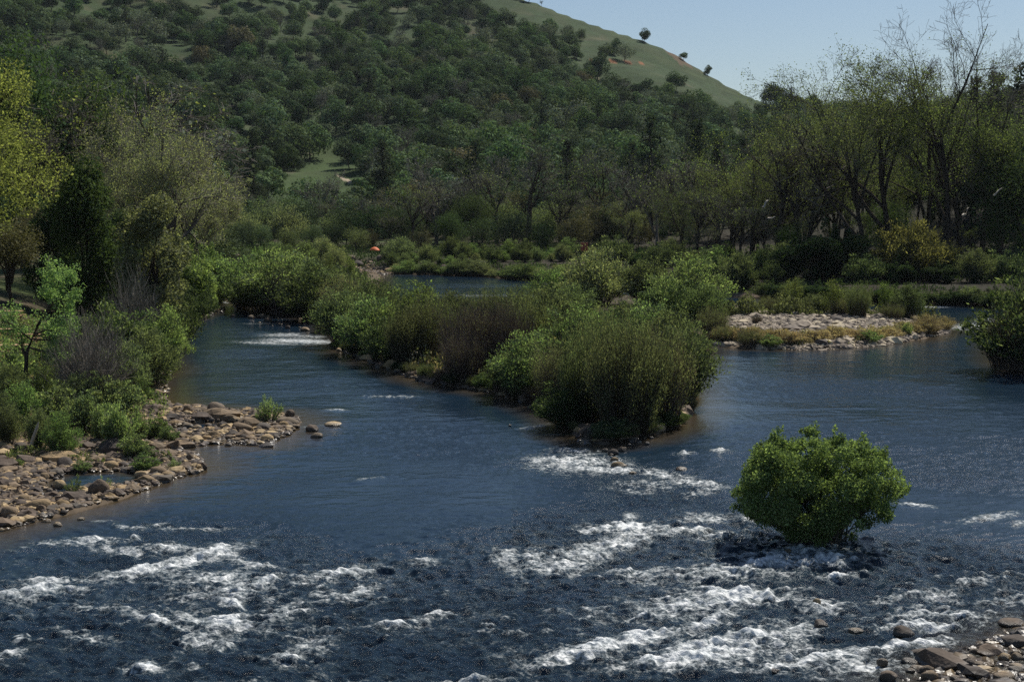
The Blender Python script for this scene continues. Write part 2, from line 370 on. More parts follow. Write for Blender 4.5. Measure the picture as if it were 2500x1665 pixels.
# ------------------------------------------------------------------ river
FOAM = [  # px, py, half width, half depth (source pixels), lean, strength
 (202,1321,95,7,-4,.9),(297,1342,60,9,6,.9),(414,1337,60,9,0,.85),(361,1390,115,15,-16,1),(504,1352,85,11,-20,1),(557,1349,40,12,20,.9),
 (122,1416,62,10,0,.9),(106,1440,85,8,0,.85),(26,1455,70,14,-4,.7),(504,1416,110,20,0,.6),(573,1443,60,16,0,.65),(626,1379,52,5,6,.75),
 (642,1427,36,9,-14,1),(562,1477,36,8,12,.95),(478,1289,75,4,0,.75),(313,1286,32,4,4,.8),(239,1273,32,3,0,.6),(329,1310,10,7,0,.9),(393,1281,30,4,0,.7),
 (393,1517,62,8,18,.85),(541,1518,80,12,4,1.1),(510,1562,62,17,0,.8),(350,1626,38,12,0,1.1),(48,1557,18,7,0,.9),(14,1589,36,7,-4,.9),(472,1623,14,10,0,.8),
 (212,1554,42,12,0,.5),(764,1575,52,24,0,.55),(700,1602,42,16,0,.5),(823,1400,85,9,-12,.7),(881,1443,42,8,-14,.75),(955,1520,52,5,0,.9),
 (1040,1368,22,8,0,.85),(1237,1363,25,20,0,.65),(1051,1501,62,7,-14,.6),(1141,1655,75,9,-6,.85),(430,1455,60,8,0,.5),(230,1480,60,7,0,.5),(690,1500,60,7,-6,.5),
 (1409,1130,115,22,2,.9),(1500,1150,110,7,2,.95),(1400,1098,60,6,0,.7),(1621,1157,60,7,4,.9),(1705,1177,58,8,8,1),(1717,1199,50,8,-10,.65),(1579,1183,90,16,0,.55),
 (1669,1108,22,3,0,.9),(1760,1102,24,4,0,1),(1728,1260,52,9,0,.8),(1690,1294,85,7,0,.8),(1754,1310,50,6,0,.7),(1828,1262,22,8,0,.8),
 (1552,1289,62,10,0,1.1),(1462,1289,52,9,0,.9),(1500,1320,85,14,-8,.9),(1436,1347,62,16,-6,.85),(1372,1379,85,14,-8,.8),(1303,1363,40,20,0,.55),(1537,1262,14,8,0,.9),
 (1913,1347,130,9,-4,.9),(2014,1329,34,5,0,1),(1887,1374,110,11,-3,1),(2035,1366,40,12,0,1),(2050,1405,40,8,-10,.7),(1780,1395,120,18,-4,.65),
 (1797,1446,105,15,6,1.15),(1728,1470,130,20,-8,.85),(1728,1510,52,12,-16,1.15),(1568,1552,95,12,-18,1.1),(1462,1575,85,14,-14,1),(1399,1597,95,18,-10,.9),
 (1834,1549,120,18,-6,.9),(1754,1581,140,20,-6,.9),(1648,1613,150,20,-8,.85),(1940,1525,60,18,0,.7),(2009,1475,50,16,0,.8),(1600,1500,90,14,-8,.5),(1560,1400,90,16,0,.5),
 (2258,1528,115,7,-4,1),(2338,1504,60,9,0,.75),(2240,1500,50,7,-8,.65),(2152,1581,95,7,-12,.95),(2262,1572,55,5,0,.9),(2100,1623,85,16,0,.75),(2020,1602,105,14,-6,.8),(1900,1625,90,16,0,.6),
 (2418,1262,62,8,-10,.7),(2492,1278,20,8,0,.7),(2226,1233,42,4,4,.8),(2285,1448,52,12,0,.6),(2460,1458,62,12,-6,.6),(2380,1415,50,8,-8,.45),(2160,1460,40,10,0,.4),
 (735,833,95,6,2,1.1),(650,838,70,3,3,.8),(700,818,60,5,0,.85),(770,822,40,4,0,.7),(830,840,40,3,2,.8),(560,738,26,2,0,1),(640,790,60,2,0,.4),
 (2370,798,60,8,0,.85),(2420,782,40,5,0,.7),(2300,749,70,1.6,0,1),(2430,752,30,1.5,0,.8),(960,968,65,2.5,0,.65),(820,1000,28,2.5,0,.6),(760,1040,40,2,-4,.4),(1330,965,40,2,0,.3),
 (1300,1040,40,3,-6,.45),(1350,1060,30,2,0,.4),(1000,672,60,1,0,.35),(900,1170,50,4,-6,.4),(1190,722,160,3,0,.5)]
def foam_field(x, y):
    F = np.zeros(x.shape)
    for px, py, rx, ry, lean, s in FOAM:
        rx, ry, s = rx * 1.05, ry * 1.02, s * .92
        c = P0(px, py)[:2]; a = P0(px + rx, py + lean)[:2] - c; b = P0(px, py - ry)[:2] - c
        det = a[0] * b[1] - a[1] * b[0]
        dx = x - c[0]; dy = y - c[1]
        u = (dx * b[1] - dy * b[0]) / det; v = (a[0] * dy - a[1] * dx) / det
        g = s * np.exp(-0.9 * (u * u + v * v))
        F = np.maximum(F, g) + 0.25 * np.minimum(F, g)
    return F
def build_river():
    th = np.concatenate([np.radians(np.linspace(-62, -23, 70)), np.radians(np.linspace(-22.9, 22.9, 1250)), np.radians(np.linspace(23, 62, 70))])
    inv = np.linspace(1 / 24.0, 1 / 250.0, 1150)
    r = 1 / inv
    R, T = np.meshgrid(r, th, indexing='ij'); X = R * np.sin(T); Y = R * np.cos(T)
    F = foam_field(X, Y)
    # choppy water in the run nearest the bridge, quieter glides upstream
    wob = fbm(X / 9, Y / 9, 3, 2) * 7
    rough = sst(53, 38, R + wob * .8 + np.where(X < 0, 1.5, -1.0) + 3.5 * sst(3, -3, np.abs(X + 6) - 4))
    A = np.clip(0.24 + 0.9 * rough + 0.7 * F, 0, 1.25) * sst(230, 60, R) + 0.03
    # flow towards the camera and to the left: crests lie across it
    A = np.maximum(A * (.35 + .8 * sst(-.25, .35, fbm(X / 11, Y / 16, 71, 3))), A * rough)
    ca, sa = math.cos(math.radians(14)), math.sin(math.radians(14))
    U = X * ca + Y * sa; Vv = -X * sa + Y * ca
    wx = fbm(X / 2.2, Y / 2.2, 41, 2) * 0.9
    ridge = lambda q: (1 - np.abs(q) * 1.9)
    h = 0.10 * ridge(perlin(U / 2.3 + wx * .4, Vv / 1.15 + wx, 7)) * 0.8 + 0.085 * ridge(perlin(U / 1.0 + wx, Vv / 0.55, 8)) * 0.7 + 0.065 * perlin(U / 0.48, Vv / 0.30, 9) + 0.05 * perlin(U / 0.24, Vv / 0.16, 10)
    big = 0.10 * perlin(U / 5.0, Vv / 2.6, 12)
    H = A * (h - 0.12) + A * big
    fb = fbm(U / 0.55, Vv / 0.35, 51, 4)
    H = H + np.clip(F, 0, 1.3) * (0.09 + 0.16 * fb) * sst(120, 50, R) + 0.03 * np.clip(F, 0, 1) * sst(50, 120, R)
    # quiet water, flatter along the banks
    lee = .25 + .75 * sst(-.1, -1.15, ground_z(X, Y)); lee = np.maximum(lee, rough)
    H = H + 0.035 * fbm(X / 5, Y / 2.4, 64, 3) * (1 - rough)
    H = H + lee * (0.012 * perlin(X / 1.6, Y / 0.8, 61) + 0.007 * perlin(X / .7, Y / .4, 62))
    G = ground_z(X, Y)
    shal = sst(0.0, -0.35, G)
    H = H * (0.15 + 0.85 * shal)
    Z = H
    me = make_mesh('river', [(np.stack([X, Y, Z], -1), grid_faces(*X.shape)[:, ::-1])], [], smooth=True)
    crest = rough * (0.13 + 0.28 * sst(0.0, 0.10, H) + 0.22 * fbm(X / 2.6, Y / 2.0, 91, 3))
    attr(me, 'foam', np.clip(F + crest, 0, 1.6)); attr(me, 'depth', -G); slick = sst(-.25, .35, fbm(X / 11, Y / 16, 71, 3)); attr(me, 'chop', np.clip(A * 1.2 * (.12 + 1.15 * slick) * lee + rough * .4, 0, 1))
    k = N('river_water'); ge = k.n('ShaderNodeNewGeometry')
    fo = k.n('ShaderNodeAttribute', attribute_name='foam'); de = k.n('ShaderNodeAttribute', attribute_name='depth'); ch = k.n('ShaderNodeAttribute', attribute_name='chop')
    mp = k.n('ShaderNodeMapping'); mp.inputs['Rotation'].default_value = (0, 0, math.radians(-14)); mp.inputs['Scale'].default_value = (0.8, 1.0, 1.0); k.l(ge.outputs['Position'], mp.inputs[0])
    def noise(s, d=4.0, rgh=0.6, dist=0.0):
        q = k.n('ShaderNodeTexNoise', i_Scale=s, i_Detail=d, i_Roughness=rgh, i_Distortion=dist); k.l(mp.outputs[0], q.inputs['Vector']); return q.outputs[0]
    nA = noise(1.6, 4.0, 0.6, 0.8); nB = noise(5.0, 4.0, 0.65, 0.6); nC = noise(15.0, 3.0, 0.6, 0.3)
    fs = k.math('ADD', k.math('ADD', k.math('MULTIPLY', k.math('SUBTRACT', nA, 0.5), 1.6), k.math('MULTIPLY', k.math('SUBTRACT', nB, 0.5), 2.4)), k.math('MULTIPLY', k.math('SUBTRACT', nC, 0.5), 1.9))
    raw = k.math('ADD', k.math('MULTIPLY', fo.outputs['Fac'], 1.12), k.math('MULTIPLY', fs, k.remap(fo.outputs['Fac'], 0.05, 0.35, 0.2, 1.0)))
    fm = k.math('POWER', k.remap(raw, 0.30, 1.38, 0, 1), 1.35)
    deep = k.mix(k.remap(de.outputs['Fac'], 0.0, 0.38, 0, 1), (0.070, 0.050, 0.026), (0.011, 0.026, 0.046))
    aer = k.mix(k.remap(raw, 0.05, 0.9, 0, 0.6), deep, (0.085, 0.125, 0.12))
    foamc = k.mix(k.remap(nB, 0.35, 0.65, 0, 1), (0.42, 0.47, 0.50), (0.82, 0.83, 0.82))
    bas = k.n('ShaderNodeBsdfPrincipled', i_Roughness=0.09, i_IOR=1.333); k.l(aer, bas.inputs['Base Color'])
    fd = k.n('ShaderNodeBsdfPrincipled', i_Roughness=0.55); k.l(foamc, fd.inputs['Base Color'])
    n1 = noise(2.4, 3.0); n2 = noise(11.0, 6.0, 0.8)
    hh = k.math('ADD', k.math('MULTIPLY', n1, 1.0), k.math('MULTIPLY', n2, 0.55))
    bp = k.n('ShaderNodeBump', i_Distance=0.12); k.l(k.remap(ch.outputs['Fac'], 0, 1, 0.10, 0.9), bp.inputs['Strength']); k.l(hh, bp.inputs['Height'])
    k.l(bp.outputs[0], bas.inputs['Normal'])
    b2 = k.n('ShaderNodeBump', i_Distance=0.10, i_Strength=0.8); k.l(nB, b2.inputs['Height']); k.l(b2.outputs[0], fd.inputs['Normal'])
    mx = k.n('ShaderNodeMixShader'); k.l(fm, mx.inputs[0]); k.l(bas.outputs[0], mx.inputs[1]); k.l(fd.outputs[0], mx.inputs[2])
    k.l(mx.outputs[0], k.out.inputs[0]); me.materials.append(k.m)
    tag(obj('river', me), kind='structure')
build_river()

# ------------------------------------------------------------------ plant geometry
def rsph(rng, n):
    v = rng.normal(size=(n, 3)); return v / np.linalg.norm(v, axis=1, keepdims=True)
def nrm(v): return v / (np.linalg.norm(v, axis=-1, keepdims=True) + 1e-9)
def quads(rng, C, Nn, size, asp=0.6, along=None):
    """leaf shaped faces at C, normals Nn"""
    n = len(C); size = np.broadcast_to(size, (n,))
    t = rsph(rng, n) if along is None else along
    a = nrm(np.cross(Nn, t)) if along is None else nrm(along - Nn * np.sum(along * Nn, 1, keepdims=True))
    b = nrm(np.cross(Nn, a))
    L = (size * 0.5)[:, None]; w = L * asp
    V = np.stack([C - a * L, C + b * w - a * L * .1, C + a * L, C - b * w - a * L * .1], 1)
    F = np.arange(4 * n).reshape(n, 4)
    return V.reshape(-1, 3), F
def blob_leaves(rng, C, Rr, n, size, outward=0.55, asp=0.65, shell=0.5, sz=0.35):
    C = np.asarray(C, float); Rr = np.asarray(Rr, float)
    if Rr.ndim == 1: Rr = np.repeat(Rr[:, None], 3, 1)
    w = (Rr.prod(1)) ** (2 / 3.0); w /= w.sum(); idx = rng.choice(len(C), n, p=w)
    d = rsph(rng, n); rad = (shell + (1 - shell) * rng.random(n) ** 0.6)[:, None]
    p = C[idx] + d * Rr[idx] * rad
    nn = nrm(d * outward + rsph(rng, n) * (1 - outward) + np.array([0, 0, 0.15]))
    return quads(rng, p, nn, size * (1 + sz * rng.normal(size=n)).clip(0.4, 2), asp)
def tubes(Pn, R, k=4):
    """Pn (B,n,3) polylines, R (B,n)"""
    B, n, _ = Pn.shape
    T = nrm(np.gradient(Pn, axis=1)); ref = np.where(np.abs(T[..., 2:3]) < 0.9, np.array([0, 0, 1.0]), np.array([1.0, 0, 0]))
    U = nrm(np.cross(T, ref)); Wv = np.cross(T, U); an = np.arange(k) * 2 * math.pi / k
    V = Pn[:, :, None, :] + R[:, :, None, None] * (np.cos(an)[:, None] * U[:, :, None, :] + np.sin(an)[:, None] * Wv[:, :, None, :])
    b = np.arange(B)[:, None, None] * n * k; i = np.arange(n - 1)[None, :, None] * k; j = np.arange(k)[None, None, :]; j2 = (j + 1) % k
    F = np.stack(np.broadcast_arrays(b + i + j, b + i + j2, b + i + k + j2, b + i + k + j), -1).reshape(-1, 4)
    return V.reshape(-1, 3), F
def polyl(rng, S, D, L, n, wander, trop):
    """polylines from S along D (B,3), length L (B,)"""
    B = len(S); P_ = np.zeros((B, n, 3)); P_[:, 0] = S; d = D.copy()
    for i in range(1, n):
        d = nrm(d + rng.normal(size=(B, 3)) * wander + np.array([0, 0, trop])); P_[:, i] = P_[:, i - 1] + d * (L / (n - 1))[:, None]
    return P_
def children(rng, Pp, Rp, Lp, c, t0, t1, ang, ratio, n, wander, trop, rr=0.55, taper=0.2):
    B, m, _ = Pp.shape; idx = np.repeat(np.arange(B), c)
    t = rng.uniform(t0, t1, B * c); f = t * (m - 1); i = np.minimum(f.astype(int), m - 2); q = (f - i)[:, None]
    S = Pp[idx, i] * (1 - q) + Pp[idx, i + 1] * q; T = nrm(Pp[idx, i + 1] - Pp[idx, i])
    r0 = (Rp[idx, i] * (1 - q[:, 0]) + Rp[idx, i + 1] * q[:, 0]) * rr
    s = nrm(np.cross(T, rsph(rng, B * c))); a = np.radians(ang[0] + (ang[1] - ang[0]) * rng.random(B * c))[:, None]
    D = nrm(T * np.cos(a) + s * np.sin(a)); L = Lp[idx] * ratio * (1.15 - 0.5 * t) * rng.uniform(0.7, 1.25, B * c)
    P_ = polyl(rng, S, D, L, n, wander, trop); R = r0[:, None] * np.linspace(1, taper, n)[None]
    return P_, R, L
def tree_bones(rng, H, lean=(0, 0), forks=6, spread=32, r0=0.022, lv=(6, 8, 7, 5), t0=0.25, wander=0.10, trop=0.06, trunkfrac=0.55, twig=0.006):
    S = np.array([[0, 0, -0.3]]); D = nrm(np.array([[lean[0], lean[1], 1.0]])); L = np.array([H * trunkfrac])
    P_ = polyl(rng, S, D, L, 9, 0.05, 0.03); R = (H * r0) * np.linspace(1, 0.45, 9)[None]
    out = [(P_, R, 7)]
    cur = (P_, R, L); spec = [(0.75, 7, (spread * .6, spread * 1.2), 1.05), (0.65, 5, (25, 55), 0.52), (0.6, 4, (25, 60), 0.5), (0.6, 3, (25, 65), 0.5)]
    for li, c in enumerate(lv):
        rt, n, ang, ratio = spec[li]
        P_, R, L = children(rng, *cur, c, t0 if li == 0 else 0.25, 1.0, ang, ratio, n, wander * (1 + .4 * li), trop * (1.2 if li == 0 else .7), rr=rt, taper=0.25)
        R = np.maximum(R, twig * (1.6 if li < 2 else 1) * np.ones_like(R)); out.append((P_, R, 5 if li == 0 else (4 if li == 1 else 3))); cur = (P_, R, L)
    return out
def fitH(chunks_list, H):
    """scale everything so the highest vertex stands at H"""
    mz = max(c[0].reshape(-1, 3)[:, 2].max() for cs in chunks_list for c in cs)
    s = H / mz
    return [[(c[0] * s, *c[1:]) for c in cs] for cs in chunks_list]

KINDS = {}
def kind(name, parts, height, mono=False):
    """parts: list of (part name, mesh); height: of the built plant"""
    KINDS[name] = (parts, height)
def topz(me):
    v = np.zeros(len(me.vertices) * 3, np.float32); me.vertices.foreach_get('co', v); return float(np.percentile(v[2::3], 99.7))

def bare_tree(name, seed, H, leafmat='sparse', nleaf=0, lsz=0.3, bark='bark', twigs=True, cluster=0.35, lowleaf=0.0, **kw):
    rng = np.random.default_rng(seed); bones = tree_bones(rng, H, **kw)
    trunk = [tubes(*bones[0])]; limbs = [tubes(*b) for b in bones[1:3]]; fine = [tubes(*b) for b in bones[3:]]
    trunkm = make_mesh(name + '_trunk', [(*t, 0) for t in trunk + limbs], [M[bark]], True)
    ch = [(*t, 0) for t in fine]
    if nleaf:
        tips = np.concatenate([bones[-1][0][:, 1:].reshape(-1, 3), bones[-2][0][:, -1]])
        if lowleaf: # leave the top bare
            zt = tips[:, 2]; keep = rng.random(len(zt)) > sst(lowleaf * .75, lowleaf * 1.1, zt / zt.max()); tips = tips[keep]
        cen = tips[rng.choice(len(tips), nleaf)] + rng.normal(size=(nleaf, 3)) * cluster
        ch.append((*quads(rng, cen, rsph(rng, nleaf), lsz * rng.uniform(.6, 1.4, nleaf), 0.7), 1))
    cm = make_mesh(name + '_crown', ch, [M['twig'] if twigs is True else M[twigs], M[leafmat]])
    kind(name, [('trunk', trunkm), ('crown', cm)], max(topz(trunkm), topz(cm)))
def leafy_tree(name, seed, H, Wd, mat, nleaf, lsz, nb=18, bark='bark', crown0=0.28, shape='oak', stems=1, outward=0.55, blobr=0.24, mono=False, mat2=None):
    rng = np.random.default_rng(seed)
    C = []; R = []
    if shape == 'oak':
        while len(C) < nb:
            d = rsph(rng, 1)[0]; rad = rng.random() ** 0.4
            p = d * rad * np.array([Wd / 2 * .78, Wd / 2 * .78, H * (1 - crown0) / 2 * .8]); p[2] += H * (crown0 + (1 - crown0) / 2)
            C.append(p); R.append(rng.uniform(.7, 1.25) * blobr * Wd * np.array([1, 1, .78]))
    elif shape == 'pine':
        for i in range(nb):
            t = rng.random() ** 0.85; z = H * (crown0 + (1 - crown0) * t * 0.97); rr = Wd / 2 * (1 - t) ** 0.8 + 0.03 * Wd
            a = rng.random() * 2 * math.pi; q = rr * rng.uniform(.35, 1.0)
            C.append(np.array([math.cos(a) * q, math.sin(a) * q, z - q * .12])); s = (0.10 + 0.13 * (1 - t)) * Wd * rng.uniform(.7, 1.3); R.append(np.array([s * 1.25, s * 1.25, s * .6]))
    elif shape == 'column':
        for i in range(nb):
            t = rng.random(); z = H * (crown0 + (1 - crown0) * t * 0.95); rr = Wd / 2 * (math.sin(math.pi * (0.22 + 0.70 * t)) ** 0.8)
            a = rng.random() * 2 * math.pi; q = rr * rng.random() ** .5 * .8
            C.append(np.array([math.cos(a) * q, math.sin(a) * q, z])); s = blobr * Wd * rng.uniform(.6, 1.2); R.append(np.array([s, s, s * 1.2]))
    C = np.array(C); R = np.array(R)
    lv = blob_leaves(rng, C, R, nleaf, lsz, outward=outward)
    tr = []
    for s in range(stems):
        top = C[np.argmax(C[:, 2])]; a = rng.random() * 6.28
        b0 = np.array([math.cos(a), math.sin(a), 0]) * (0.05 * Wd if stems > 1 else 0)
        pl = np.linspace(0, 1, 7)[:, None] * (top - b0) * (.9 if shape == 'pine' else 0.7) + b0 + rng.normal(size=(7, 3)) * 0.012 * H; pl[0] = b0 + (0, 0, -.3)
        tr.append((pl[None], np.linspace(0.022 * H, 0.005 * H, 7)[None], 6))
    ends = C[rng.choice(len(C), min(len(C), 16), replace=False)]; tp = tr[0][0][0]
    B = []
    for e in ends:
        i = rng.integers(2, 6) if shape != 'pine' else int(np.clip(np.argmin(np.abs(tp[:, 2] - e[2])), 1, 6)); s0 = tp[i]; q = np.linspace(0, 1, 4)[:, None]; B.append(s0 * (1 - q) + e * q + rng.normal(size=(4, 3)) * 0.01 * H)
    tr.append((np.array(B), np.repeat(np.linspace(0.009 * H, 0.003 * H, 4)[None], len(B), 0), 4))
    tt = [(*tubes(*t), 0) for t in tr]
    if mono:
        me = make_mesh(name, tt + [(*lv, 1)], [M[bark], M[mat]]); kind(name, [(None, me)], topz(me))
    else:
        a = make_mesh(name + '_trunk', tt, [M[bark]], True); b = make_mesh(name + '_crown', [(*lv, 0)], [M[mat]])
        kind(name, [('trunk', a), ('crown', b)], topz(b))
def shrub(name, seed, H, Wd, mat, nleaf, lsz, nst=90, up=0.5, asp=0.4, stemmat='greybark', upright=False, arch=0.0, twigs=4, lmix=1.0, base=0.25, mat2=None, mix2=0.0, tall=0.0, low=0.1):
    """multi-stemmed shrub: stems fan from the root, leaves sit along stems and side shoots"""
    rng = np.random.default_rng(seed)
    a = rng.random(nst) * 2 * math.pi; q = rng.random(nst) ** 0.55
    rad = Wd / 2 * q * (1 - base * 0)
    S = np.stack([np.cos(a) * rad * base, np.sin(a) * rad * base, np.full(nst, -0.1)], 1)
    E = np.stack([np.cos(a) * rad, np.sin(a) * rad, H * (1 - 0.55 * q ** 2.4) * rng.uniform(0.72, 1.0, nst)], 1) if not upright else \
        np.stack([np.cos(a) * rad * 1.0, np.sin(a) * rad * 1.0, H * (1 - 0.28 * q ** 2) * rng.uniform(0.6, 1.0, nst)], 1)
    t = np.linspace(0, 1, 6)[None, :, None]
    mid = S * (1 - t.squeeze()[None, :, None] if False else 1)[:, :] if False else None
    Pp = S[:, None] * (1 - t) + E[:, None] * t
    Pp[:, :, :2] = S[:, None, :2] + (E - S)[:, None, :2] * t ** (1.25)
    if arch: Pp[:, :, 2] += arch * H * np.sin(t[..., 0] * math.pi) * .5 * q[:, None]
    Pp += rng.normal(size=Pp.shape) * 0.012 * H * t
    E = E if not upright else E
    L = np.linalg.norm(E - S, axis=1); R = np.repeat(np.linspace(0.010 * H ** .5 + .004, 0.004, 6)[None], nst, 0)
    st = (Pp, R, 3)
    Q, R2, L2 = children(rng, Pp, R, L, twigs, 0.25 if not upright else .15, 1.0, (18, 50) if not upright else (8, 22), 0.30 if not upright else .38, 4, 0.10, up * .2, rr=0.7)
    ch0 = [(*tubes(*st), 0), (*tubes(Q, np.maximum(R2, 0.004), 3), 0)]
    ch = []
    if nleaf:
        src = np.concatenate([Q.reshape(-1, 3), Pp[:, 3:].reshape(-1, 3)]); src = src[src[:, 2] > low * H]
        dirs = nrm(np.concatenate([np.gradient(Q, axis=1).reshape(-1, 3), np.gradient(Pp, axis=1)[:, 3:].reshape(-1, 3)]))[np.concatenate([Q.reshape(-1, 3), Pp[:, 3:].reshape(-1, 3)])[:, 2] > low * H]
        nc = max(30, nleaf // 55); cc = rng.choice(len(src), nc); cw = rng.random(nc) ** 2 + .1; ii = cc[rng.choice(nc, nleaf, p=cw / cw.sum())]
        lone = rng.random(nleaf) < .3; ii = np.where(lone, rng.choice(len(src), nleaf), ii)
        c = src[ii] + rng.normal(size=(nleaf, 3)) * np.where(lone, .03 * H, .042 * H)[:, None] * ([.75, .75, 1.7] if upright else [1.25, 1.25, .8])
        al = nrm(dirs[ii] + rsph(rng, nleaf) * (0.7 if not upright else .35)); nn = nrm(np.cross(al, rsph(rng, nleaf)))
        lq = quads(rng, c, nn, lsz * rng.uniform(.6, 1.5, nleaf), asp, along=al)
        if mat2:
            m = rng.random(nleaf) < mix2; f = lq[1]
            ch = [(lq[0], f[~m], 0)]; v2 = lq[0].reshape(-1, 4, 3)[m].reshape(-1, 3); ch.append((v2, np.arange(len(v2)).reshape(-1, 4), 1))
        else: ch = [(*lq, 0)]
    a_ = make_mesh(name + '_stems', ch0, [M[stemmat]])
    parts = [('stems', a_)]
    if nleaf: b_ = make_mesh(name + '_foliage', ch, [M[mat]] + ([M[mat2]] if mat2 else [])); parts.append(('foliage', b_)); kind(name, parts, max(topz(b_), topz(a_)))
    else: kind(name, parts, topz(a_))
def cloud_bush(name, seed, H, Wd, mat, nleaf, lsz, nb=30, plumes=8, blobr=0.13, nst=60, stemmat='bark'):
    rng = np.random.default_rng(seed); C = []; R = []
    for i in range(nb):
        a = rng.random() * 6.283; q = rng.random() ** .5; zc = H * (0.10 + 0.68 * rng.random() * (1 - .38 * q * q))
        C.append((math.cos(a) * q * Wd * .40, math.sin(a) * q * Wd * .40, zc)); s = blobr * Wd * rng.uniform(.7, 1.3); R.append((s, s, s * .85))
    for i in range(plumes):
        a = rng.random() * 6.283; q = rng.random() ** .6 * .75; C.append((math.cos(a) * q * Wd * .44, math.sin(a) * q * Wd * .44, H * rng.uniform(.70, .93) * (1 - .30 * q))); s = blobr * Wd * .40; R.append((s * .75, s * .75, s * rng.uniform(1.4, 2.6)))
    lv = blob_leaves(rng, C, R, nleaf, lsz, outward=0.35, asp=0.5, shell=0.35)
    E = np.array(C)[rng.choice(len(C), nst)] + rng.normal(size=(nst, 3)) * .08 * Wd; S = rng.normal(size=(nst, 3)) * [.04 * Wd, .04 * Wd, 0] + [0, 0, -.2]
    t = np.linspace(0, 1, 6)[None, :, None]; Pp = S[:, None] * (1 - t) + E[:, None] * t; Pp[:, :, :2] = S[:, None, :2] + (E - S)[:, None, :2] * t ** 1.3; Pp += rng.normal(size=Pp.shape) * .015 * H * t
    a_ = make_mesh(name + '_stems', [(*tubes(Pp, np.repeat(np.linspace(.03, .006, 6)[None], nst, 0), 4), 0)], [M[stemmat]], True)
    b_ = make_mesh(name + '_foliage', [(*lv, 0)], [M[mat]]); kind(name, [('stems', a_), ('foliage', b_)], topz(b_))

prng = np.random.default_rng(7)
USED = {}
def place(kname, loc, scale, rot=None, label=None, cat='tree', group=None, name=None, wide=1.0, tilt=0.0):
    parts, H = KINDS[kname]; rot = prng.random() * 6.283 if rot is None else rot
    nm = name or cat
    sx = scale * wide
    if parts[0][0] is None: root = obj(nm, parts[0][1])
    else:
        root = bpy.data.objects.new(nm, None); COL.objects.link(root); root.empty_display_size = 0.3
        for pn, me in parts: obj(pn, me, root)
    root.location = loc; root.scale = (sx, sx, scale); root.rotation_euler = (0, tilt, rot)
    tag(root, label, cat, group); return root
def put(kname, px, dist, ytop, **kw):
    """a plant standing on the ground dist metres away whose top reaches ytop in the photo"""
    p = at_dist(px, dist); _, yb = project(*p)
    h = (yb - ytop) / FPX * dist; return place(kname, p - (0, 0, .05), h / KINDS[kname][1], **kw)
def putb(kname, px, ybase, ytop, **kw):
    p = at_px(px, ybase); h = (ybase - ytop) / FPX * p[1]
    return place(kname, p - (0, 0, .03), h / KINDS[kname][1], **kw)
#@@PLANTS@@

# ------------------------------------------------------------------ hillside woods
for i in range(4): leafy_tree('oak_%d' % i, 100 + i, 9.0 + i * .7, 10.0 + (i % 2) * 2, 'oak', 2600, 0.60, nb=11 + 3 * i, crown0=.04, mono=True, blobr=.23, outward=.82)
leafy_tree('greyoak', 110, 9.0, 10.0, 'oakgrey', 1500, 0.5, nb=18, crown0=.15, mono=True, outward=.6)
leafy_tree('bronzeoak', 111, 9.5, 12.0, 'brownoak', 2600, 0.6, nb=16, crown0=.1, mono=True, outward=.8)
leafy_tree('hillpine', 112, 17.0, 8.0, 'pine', 1300, 0.6, nb=46, crown0=.15, mono=True, shape='pine')
def mono_bare(name, seed, H, leafmat, nleaf, **kw):
    rng = np.random.default_rng(seed); bones = tree_bones(rng, H, lv=(6, 6, 5, 3), twig=.03, **kw)
    ch = [(*tubes(*b), 0 if i < 2 else 1) for i, b in enumerate(bones)]
    tips = bones[-1][0].reshape(-1, 3); c = tips[rng.choice(len(tips), nleaf)] + rng.normal(size=(nleaf, 3)) * .4
    ch.append((*quads(rng, c, rsph(rng, nleaf), .35), 2)); me = make_mesh(name, ch, [M['greybark'], M['twig'], M[leafmat]]); kind(name, [(None, me)], topz(me))
mono_bare('baregrey', 113, 10.0, 'oakgrey', 350)
def hill_trees():
    rng = np.random.default_rng(5); cell = {}; pts = []
    N_ = 42000; r = np.sqrt(rng.uniform(292 ** 2, 960 ** 2, N_)); px = rng.uniform(-160, 2660, N_); th = np.arctan((px - 1250) / FPX)
    X = r * np.sin(th); Y = r * np.cos(th); Z = ground_z(X, Y)
    thn = np.interp(px, RRX, RR_); qx, qy = project(X, Y, Z); op = hill_open(qx, qy); cl = fbm(X / 38, Y / 38, 77, 3)
    acc = r < thn + 6
    for i in np.nonzero(acc)[0]:
        if 1: dmin = 6.4 + 4.2 * rng.random()
        cx, cyy = int(X[i] // 12), int(Y[i] // 12)
        if any((X[i] - X[j]) ** 2 + (Y[i] - Y[j]) ** 2 < dmin * dmin for a in (-1, 0, 1) for b in (-1, 0, 1) for j in cell.get((cx + a, cyy + b), ())): continue
        cell.setdefault((cx, cyy), []).append(i)
        if op[i] > .9 or rng.random() < op[i] * (1.0 + 2.2 * cl[i]) or (op[i] == 0 and cl[i] < -.28 and rng.random() < .6): continue
        pts.append((X[i], Y[i], Z[i], float(np.hypot(X[i], Y[i])), qx[i], qy[i]))
    return pts, rng
pts, rng = hill_trees()
kinds_h = ['oak_0', 'oak_1', 'oak_2', 'oak_3', 'greyoak', 'bronzeoak', 'hillpine', 'baregrey']
prob = np.array([.21, .21, .21, .15, .12, .02, .02, .06]); prob /= prob.sum()
asg = rng.choice(8, len(pts), p=prob); scl = rng.uniform(.68, 1.22, len(pts)); rots = rng.random(len(pts)) * 6.283
infr = [(-20 < p[4] < 2520 and p[5] > -60) for p in pts]
for j, p in enumerate(pts):       # the open crest carries only small round oaks
    if p[4] > 1180 and p[5] < 250 and asg[j] in (6, 7): asg[j] = 0
